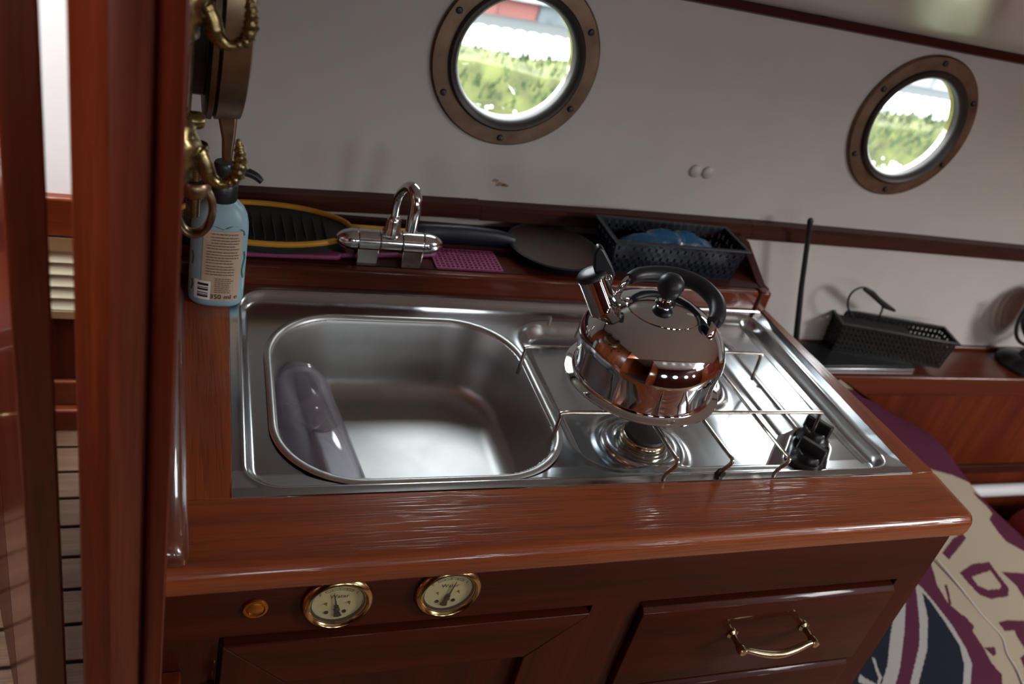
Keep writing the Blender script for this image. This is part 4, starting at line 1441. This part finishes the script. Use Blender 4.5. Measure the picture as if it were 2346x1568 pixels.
# small pan
pa = thing('frying_pan', (0.476, 0.965, sz), 'small round brown pan with navy handle on the shelf', 'pan')
pc = Vector((0.4760, 0.9640, sz))
MB().lathe([(0.0, 0.0), (0.046, 0.0), (0.052, 0.003), (0.0600, 0.0150), (0.0620, 0.0165), (0.0632, 0.0155), (0.0600, 0.0130)], pc, (0, 0, 1), 56).build('pan_body', 'navy', pa, smooth=True, angle=50)
MB().lathe([(0.0, 0.0020), (0.045, 0.0020), (0.050, 0.0045), (0.0598, 0.0158)], pc, (0, 0, 1), 56).build('pan_interior', 'brownpan', pa, smooth=True)
MB().tube(catmull([(0.420, 0.9690, sz + 0.0140), (0.395, 0.9700, sz + 0.0170), (0.350, 0.9695, sz + 0.0185), (0.300, 0.9680, sz + 0.0180), (0.282, 0.9670, sz + 0.0170)], 6), lerp_list([0.0095, 0.012, 0.0135, 0.0130, 0.0085], 6), 16, squash=0.65).build('handle', 'navy', pa, smooth=True)
# navy basket with a blue bag in it


def basket(name, label, cat, loc, rz, lx, ly, h, t, mat, hole=0.004, pitch=0.0085, flare=0.006, rimw=0.004):
    r = thing(name, loc, label, cat, rot=(0, 0, rz))
    hx_, hy_ = lx / 2, ly / 2

    def pos(face, s, z):
        f = flare * z / h
        if face == 0: return (-hx_ - f + (2 * hx_ + 2 * f) * s, -hy_ - f)
        if face == 1: return (hx_ + f, -hy_ - f + (2 * hy_ + 2 * f) * s)
        if face == 2: return (hx_ + f - (2 * hx_ + 2 * f) * s, hy_ + f)
        return (-hx_ - f, hy_ + f - (2 * hy_ + 2 * f) * s)
    for face in range(4):
        length = lx if face % 2 == 0 else ly
        n = max(4, int(length / pitch))
        mrow = max(3, int((h - 0.010) / pitch))
        w = MB()
        # lattice of vertical and horizontal bars with open holes between
        inn = [(0, 1), (-1, 0), (0, -1), (1, 0)][face]

        def quad(s0, s1, z0, z1):
            v8 = []
            for tt in (0, t):
                for s, z in ((s0, z0), (s1, z0), (s1, z1), (s0, z1)):
                    p = pos(face, s, z)
                    v8.append((p[0] + inn[0] * tt, p[1] + inn[1] * tt, z))
            w.add(v8, [(0, 1, 2, 3), (7, 6, 5, 4), (0, 4, 5, 1), (1, 5, 6, 2), (2, 6, 7, 3), (3, 7, 4, 0)])
        bar = (pitch - hole) / length
        for i in range(n + 1):
            s = i / n
            quad(max(0, s - bar / 2), min(1, s + bar / 2), 0.0, h)
        zb = 0.005
        for j in range(mrow + 1):
            z = zb + (h - 0.005 - zb) * j / mrow
            hh = (pitch - hole) / 2
            quad(0, 1, max(0, z - hh), min(h, z + hh))
        w.build('side', mat, r, local=True)
    f = flare
    rb = MB()
    a, c = hx_ + f + rimw, hy_ + f + rimw
    i1, i2 = hx_ + f - t, hy_ + f - t
    rb.box(-a, a, -c, -i2, h - 0.003, h)
    rb.box(-a, a, i2, c, h - 0.003, h)
    rb.box(-a, -i1, -i2, i2, h - 0.003, h)
    rb.box(i1, a, -i2, i2, h - 0.003, h)
    rb.build('rim', mat, r, local=True, bevel=0.0008)
    MB().box(-hx_, hx_, -hy_, hy_, 0.0, 0.002).build('base', mat, r, local=True)
    return r


bk_ = basket('storage_basket', 'navy perforated plastic basket on the shelf behind the kettle', 'basket', (0.6400, 0.9600, sz), math.radians(-1), 0.185, 0.056, 0.049, 0.0018, 'navy', hole=0.0028, pitch=0.010)
bag = MB()
vv, ff = [], []
for j in range(9):
    for i in range(25):
        u, v = i / 24, j / 8
        zz = 0.9480 + 0.031 * (math.sin(PI * u) ** 0.4) * (math.sin(PI * v) ** 0.5) + 0.004 * math.sin(u * 23 + v * 9) * math.sin(PI * u)
        vv.append((0.565 + 0.145 * u, 0.9400 + 0.038 * v, zz))
for j in range(8):
    for i in range(24):
        a = j * 25 + i
        ff.append((a, a + 1, a + 26, a + 25))
n0 = len(vv)
vv += [(0.565, 0.9400, 0.933), (0.71, 0.9400, 0.933), (0.71, 0.978, 0.933), (0.565, 0.978, 0.933)]
ff += [(n0, n0 + 1, n0 + 2, n0 + 3)] + [tuple([n0 + 1, n0] + list(range(0, 25)))] + [tuple([n0 + 3, n0 + 2] + [8 * 25 + i for i in range(24, -1, -1)])]
bag.add(vv, ff)
tag(bag.build('plastic_bag', 'bluebag', smooth=True), 'shiny blue plastic bag stuffed in the navy basket', 'bag')
# two small round white caps on the cabin side
for px_, py_, lab in ((1593, 391, 'small round white cap on the wall, left of the pair'), (1622, 395, 'small round white cap on the wall, right of the pair')):
    c = on_plane((px_, py_), (0, WY, 0), (0, 1, 0))
    o = MB().lathe([(0.0092, 0.0), (0.0092, 0.0022), (0.0080, 0.0036), (0.0, 0.0042)], (c.x, WY, c.z), (0, -1, 0), 28).build('wall_cap', 'white_plastic', smooth=True, angle=50)
    tag(o, lab, 'cap', 'white caps on the cabin side')

# ================================================================== RIGHT-HAND SHELF AND SETTEE
SZ = 0.757
ss = thing('settee_shelf', (1.7, 0.99, 0.40), 'mahogany shelf and backrest panel behind the settee', 'shelf')
MB().box(0.826, 3.598, 0.951, WY, SZ - 0.018, SZ).build('shelf_board', 'mahm_x', ss, bevel=0.002)
MB().box(0.826, 3.598, 0.9425, 0.953, SZ - 0.036, SZ + 0.002).build('edge_moulding', 'mahm_x', ss, bevel=0.003)
MB().box(0.826, 3.598, WY - 0.008, WY, SZ, SZ + 0.007).build('back_bead', 'mahm_x', ss, bevel=0.002)
MB().box(0.826, 3.598, 0.9620, 0.974, 0.30, SZ - 0.018).build('back_panel', 'mahm_z', ss)
MB().box(0.826, 3.598, 0.9540, 0.962, 0.525, 0.545).build('panel_rail', 'mahd_x', ss, bevel=0.002)
se = thing('settee', (1.6, 0.75, 0.0), 'settee seat base along the cabin side', 'settee')
MB().box(0.826, 3.598, 0.50, 0.952, 0.02, 0.36).build('base_box', 'mahd_x', se)
MB().box(0.83, 3.59, 0.49, 0.950, 0.36, 0.40).build('seat_pad', 'curtain', se, bevel=0.01)
tb = MB().tube([(1.30, 0.9390, 0.4950), (2.2, 0.9390, 0.4950)], 0.0125, 20)
tag(tb.build('pale_bar', 'pale_tube', smooth=True), 'pale round bar below the backrest panel at right', 'bar')

# black basket with cable, tray under it, antenna rod, round fan
br = basket('black_basket', 'black perforated plastic basket on the settee shelf', 'basket', (1.1380, 0.9995, SZ + 0.0105), math.radians(-13), 0.200, 0.042, 0.056, 0.0018, 'blackplastic', hole=0.0032, pitch=0.008, flare=0.004)
MB().box(-0.098, 0.03, -0.019, 0.019, 0.003, 0.048).build('dark_contents', 'mesh_black', br, local=True)
cbp = [on_plane(p, (0, 1.0, 0), (0, 1, 0)) for p in ((1957, 735), (1952, 722), (1943, 705), (1944, 685), (1955, 668), (1975, 659), (1992, 664), (2008, 678), (2020, 697), (2021, 710), (2016, 722), (2012, 738))]
co = thing('cable_loop', (1.09, 0.999, 0.815), 'black cable tied in a loop standing out of the basket', 'cable')
MB().tube(catmull(cbp, 6), 0.0016, 8).build('cable', 'blackplastic', co, smooth=True)
MB().tube([on_plane(p, (0, 0.998, 0), (0, 1, 0)) for p in ((1980, 662), (1997, 672), (2012, 687), (2030, 702), (2049, 712))], [0.0030, 0.0050, 0.0042, 0.0050, 0.0025], 10).build('plug', 'blackplastic', co, smooth=True)
ty = thing('flat_case', (1.095, 0.985, SZ), 'flat dark case with a silver edge under the black basket', 'case')
MB().prism([(0.985, 0.9570), (1.185, 0.9610), (1.185, 1.020), (0.985, 1.025)], 2, SZ, SZ + 0.0060).build('lower_half', 'grey_metal', ty, bevel=0.0012)
MB().prism([(0.985, 0.9590), (1.180, 0.9630), (1.180, 1.020), (0.985, 1.025)], 2, SZ + 0.006, SZ + 0.0105).build('upper_half', 'blackplastic', ty, bevel=0.001)
an = thing('antenna', (0.9650, 0.995, SZ + 0.0002), 'tall thin black rubber antenna rod beside the counter', 'antenna')
MB().tube([(0.9760, 0.998, SZ), (0.955, 1.0, 0.785), (0.9180, 1.0, 0.885), (0.8800, 0.997, 0.992)], [0.0052, 0.0050, 0.0042, 0.0036], 14).build('rod', 'softblack', an, smooth=True)
MB().tube([(0.8808, 0.997, 0.990), (0.8785, 0.9968, 0.9965), (0.8775, 0.9967, 0.9992)], [0.0042, 0.0045, 0.0030], 14).build('tip', 'softblack', an, smooth=True)
MB().lathe([(0.014, 0), (0.014, 0.004), (0.009, 0.010), (0.0055, 0.012)], (0.9760, 0.998, SZ), (0, 0, 1), 20).build('foot', 'softblack', an, smooth=True, angle=40)
fn = thing('desk_fan', (1.455, 0.985, SZ), 'round black fan on a curved bracket at the right edge', 'fan')
fc = Vector((1.4480, 0.975, 0.8650))
fax = Vector((-0.35, -0.85, 0.25)).normalized()
MB().lathe([(0.0, -0.020), (0.030, -0.022), (0.050, -0.014), (0.056, 0.0), (0.052, 0.012), (0.048, 0.015), (0.046, 0.010), (0.0, 0.008)], fc, fax, 48).build('head', 'blackplastic', fn, smooth=True, angle=50)
bra = [fc + Vector((0.064 * math.cos(a), 0.012, 0.064 * math.sin(a))) for a in [PI - 0.25 + (PI + 0.5) * k / 16 for k in range(17)]]
MB().tube(bra, 0.0032, 10).build('bracket', 'softblack', fn, smooth=True)
MB().sphere(fc + Vector((-0.062, 0.008, 0.016)), 0.006).build('pivot_knob', 'softblack', fn, smooth=True)
MB().lathe([(0.048, 0.0), (0.048, 0.006), (0.040, 0.014), (0.018, 0.022), (0.010, 0.0400)], (1.458, 0.985, SZ), (0, 0, 1), 36).build('base', 'blackplastic', fn, smooth=True, angle=40)

# ================================================================== CUSHIONS
QP0 = Vector((1.0, 0.640, 0.470))
QV = Vector((0.0, 0.76, 0.65)).normalized()
QU = Vector((1, 0, 0))
QN = QU.cross(QV).normalized()
if QN.z < 0:
    QN = -QN


def uv(p):
    w = on_plane(p, QP0, QN) - QP0
    return (w.dot(QU), w.dot(QV))


BEIGE, MAROON, NAVYC, PALE = (0.34, 0.285, 0.21), (0.075, 0.014, 0.034), (0.009, 0.012, 0.022), (0.33, 0.315, 0.31)
pat = [
    (PALE, [(2097, 1345), (2114, 1362), (2128, 1440), (2124, 1491), (2104, 1568), (2084, 1568), (2106, 1481), (2107, 1432), (2101, 1368)]),
    (NAVYC, [(2112, 1352), (2195, 1462), (2212, 1520), (2200, 1620), (2090, 1640), (2104, 1568), (2124, 1491), (2126, 1416), (2114, 1364)]),
    (MAROON, [(2060, 1370), (2097, 1340), (2101, 1368), (2107, 1432), (2106, 1481), (2085, 1568), (2070, 1640), (2040, 1640), (2052, 1568), (2062, 1530), (2072, 1449)]),
    (PALE, [(2030, 1400), (2075, 1380), (2072, 1449), (2062, 1530), (2052, 1568), (2040, 1640), (2005, 1640), (2020, 1568), (2033, 1526), (2039, 1465)]),
    (NAVYC, [(1960, 1420), (2049, 1400), (2039, 1465), (2033, 1526), (2020, 1568), (2005, 1640), (1900, 1640), (1900, 1500)]),
    (PALE, [(1998, 1508), (2004, 1508), (2014, 1540), (2021, 1552), (2014, 1575), (2008, 1575), (2013, 1553), (2008, 1542)]),
    (PALE, [(1971, 1546), (1985, 1556), (2008, 1568), (2000, 1580), (1965, 1562)]),
    (MAROON, [(2133, 1290), (2146, 1339), (2169, 1378), (2192, 1400), (2214, 1416), (2232, 1436), (2228, 1446), (2253, 1484), (2272, 1520), (2295, 1546), (2300, 1640), (2215, 1640), (2224, 1520), (2211, 1491), (2179, 1436), (2127, 1368), (2100, 1340), (2105, 1310)]),
    (PALE, [(2100, 1338), (2110, 1345), (2140, 1380), (2183, 1436), (2214, 1488), (2227, 1522), (2218, 1640), (2203, 1640), (2209, 1522), (2199, 1480), (2165, 1426), (2127, 1372), (2104, 1352)]),
    (MAROON, [(1900, 860), (2060, 900), (2200, 980), (2290, 1080), (2275, 1120), (2246, 1114), (2216, 1104), (2184, 1090), (2140, 1078), (2080, 1060), (1990, 980)]),
    (MAROON, [(2226, 1125), (2243, 1136), (2279, 1157), (2310, 1180), (2400, 1240), (2400, 1290), (2346, 1264), (2305, 1241), (2286, 1219), (2266, 1190), (2274, 1178), (2260, 1160), (2240, 1142)]),
    (MAROON, [(2204, 1221), (2214, 1233), (2192, 1261), (2174, 1283), (2159, 1267), (2182, 1236)]),
    (MAROON, [(2198, 1313), (2227, 1293), (2266, 1288), (2286, 1316), (2311, 1348), (2310, 1366), (2272, 1374), (2243, 1363), (2217, 1335)]),
    (BEIGE, [(2226, 1322), (2269, 1308), (2294, 1342), (2290, 1350), (2263, 1352), (2240, 1342)]),
    (MAROON, [(2294, 1311), (2346, 1314), (2420, 1320), (2420, 1400), (2346, 1371), (2328, 1342)]),
    (MAROON, [(2286, 1426), (2308, 1421), (2346, 1423), (2420, 1425), (2420, 1500), (2346, 1484), (2331, 1462), (2324, 1445), (2302, 1447)]),
    (MAROON, [(2255, 1484), (2279, 1483), (2282, 1500), (2276, 1505)]),
    (MAROON, [(2337, 1509), (2346, 1500), (2400, 1490), (2400, 1545), (2346, 1530)]),
    (MAROON, [(2164, 1342), (2170, 1340), (2180, 1385), (2174, 1385)]),
]
pat = [(c, [uv(p) for p in poly]) for c, poly in pat]


def inside(p, poly):
    x, y = p
    r = False
    j = len(poly) - 1
    for i in range(len(poly)):
        xi, yi = poly[i]
        xj, yj = poly[j]
        if (yi > y) != (yj > y) and x < (xj - xi) * (y - yi) / (yj - yi) + xi:
            r = not r
        j = i
    return r


# outline of the cushion in its own plane (a rounded square turned on its corner)
oc = [uv(p) for p in ((2032, 967), (2168, 1013), (2238, 1092), (2300, 1165), (2346, 1232))]
edge_a, edge_b = Vector(uv((2050, 962))), Vector(uv((2346, 1230)))
du = (edge_b - edge_a).normalized()              # along the upper edge
dn = Vector((du.y, -du.x))
if dn.dot(Vector(uv((2100, 1400))) - edge_a) < 0:
    dn = -dn                                      # pointing into the cushion
CW, CH = 0.66, 0.60
org = edge_a - du * 0.17 - dn * 0.016
cu = thing('throw_cushion', tuple(QP0), 'throw cushion printed in beige, maroon and navy leaning beside the cabinet', 'cushion')
b = MB()
vv, ff, cols = [], [], []
base_n = 0
for side_, nn1, nn2 in ((1, 420, 380), (-1, 60, 54)):
    base_n = len(vv)
    for j in range(nn2 + 1):
        for i in range(nn1 + 1):
            s, t = i / nn1, j / nn2
            sx, sy = 2 * s - 1, 2 * t - 1
            # pillow outline pinched between corners
            ex = 1 - 0.01 * (1 - sy * sy)
            ey = 1 - 0.01 * (1 - sx * sx)
            bul = 0.030 * math.exp(-((s - 0.40) / 0.13) ** 2) * max(0.0, 1 - 2.5 * t)
            p2 = org - dn * bul + du * (CW * (0.5 + 0.5 * sx * ey)) + dn * (CH * (0.5 + 0.5 * sy * ex))
            hgt = 0.052 * ((1 - sx ** 4) * (1 - sy ** 4)) ** 0.5
            hgt += 0.004 * math.sin(9 * s + 5 * t) * (1 - sx * sx) * (1 - sy * sy)
            w = QP0 + QU * p2.x + QV * p2.y + QN * (side_ * hgt - 0.030)
            if side_ == 1:
                # colour follows the print on the cloth
                c = BEIGE
                # print lies where the flat cloth would be seen
                d = (w - EYE)
                tt = (QP0 - EYE).dot(QN) / d.dot(QN)
                pp = EYE + d * tt - QP0
                q = (pp.dot(QU), pp.dot(QV))
                for col_, poly in pat:
                    if inside(q, poly):
                        c = col_
                cols.append(c)
            else:
                cols.append(MAROON)
            # the soft cushion is squashed against cabinet side, backrest and seat
            vv.append(Vector((max(w.x, 0.8315 + 0.0001 * s), min(w.y, 0.9412 - 0.002 * (side_ > 0)), max(w.z, 0.403 + 0.002 * (side_ > 0)))))
    for j in range(nn2):
        for i in range(nn1):
            a = base_n + j * (nn1 + 1) + i
            q = (a, a + 1, a + nn1 + 2, a + nn1 + 1)
            ff.append(q if side_ == 1 else q[::-1])
b.add(vv, ff)
mt, nt, bs = new_mat('printed_cloth')
at = N(nt, 'ShaderNodeVertexColor')
at.layer_name = 'print'
nt.links.new(at.outputs['Color'], bs.inputs['Base Color'])
bs.inputs['Roughness'].default_value = 0.85
bs.inputs['Specular IOR Level'].default_value = 0.15
wv = noise(nt, (1, 1, 1), 700, 2)
bp = N(nt, 'ShaderNodeBump')
bp.inputs['Strength'].default_value = 0.25
bp.inputs['Distance'].default_value = 0.0006
nt.links.new(wv.outputs['Fac'], bp.inputs['Height'])
nt.links.new(bp.outputs[0], bs.inputs['Normal'])
co_ = b.build('cover', mt, cu, smooth=True)
la = co_.data.color_attributes.new('print', 'FLOAT_COLOR', 'POINT')
la.data.foreach_set('color', [x for c in cols for x in (c[0], c[1], c[2], 1.0)])
pipe = []
for p in ((2143, 1284), (2192, 1342), (2243, 1407), (2289, 1458), (2302, 1497), (2324, 1533), (2339, 1568), (2365, 1620)):
    q = Vector(uv(p))
    r2 = q - org
    sx, sy = 2 * r2.dot(du) / CW - 1, 2 * r2.dot(dn) / CH - 1
    hgt = 0.052 * max(0.0, (1 - sx ** 4) * (1 - sy ** 4)) ** 0.5
    d = pray(p)
    P0_ = QP0 + QN * (hgt - 0.030)
    pipe.append(EYE + d * ((P0_ - EYE).dot(QN) / d.dot(QN)) + QN * 0.0035)
MB().tube(catmull(pipe, 6), 0.0016, 8).build('piping', plain('pale_piping', (0.45, 0.42, 0.38), 0.7), cu, smooth=True)
rc = MB()
vv, ff = [], []
for i in range(25):
    th = PI * i / 24
    for k in range(40):
        ph = 2 * PI * k / 40
        c_, s_ = math.cos(ph), math.sin(ph)
        x = math.copysign(abs(c_) ** 0.6, c_) * math.sin(th) ** 0.6
        y = math.copysign(abs(s_) ** 0.6, s_) * math.sin(th) ** 0.6
        vv.append((1.66 + 0.15 * x, 0.80 + 0.11 * y, 0.46 + 0.055 * math.cos(th)))
for i in range(24):
    for k in range(40):
        ff.append((i * 40 + k, i * 40 + (k + 1) % 40, (i + 1) * 40 + (k + 1) % 40, (i + 1) * 40 + k))
rc.add(vv, ff)
tag(rc.build('red_cushion', 'red_cloth', smooth=True), 'plain red cushion at the right edge on the settee', 'cushion')
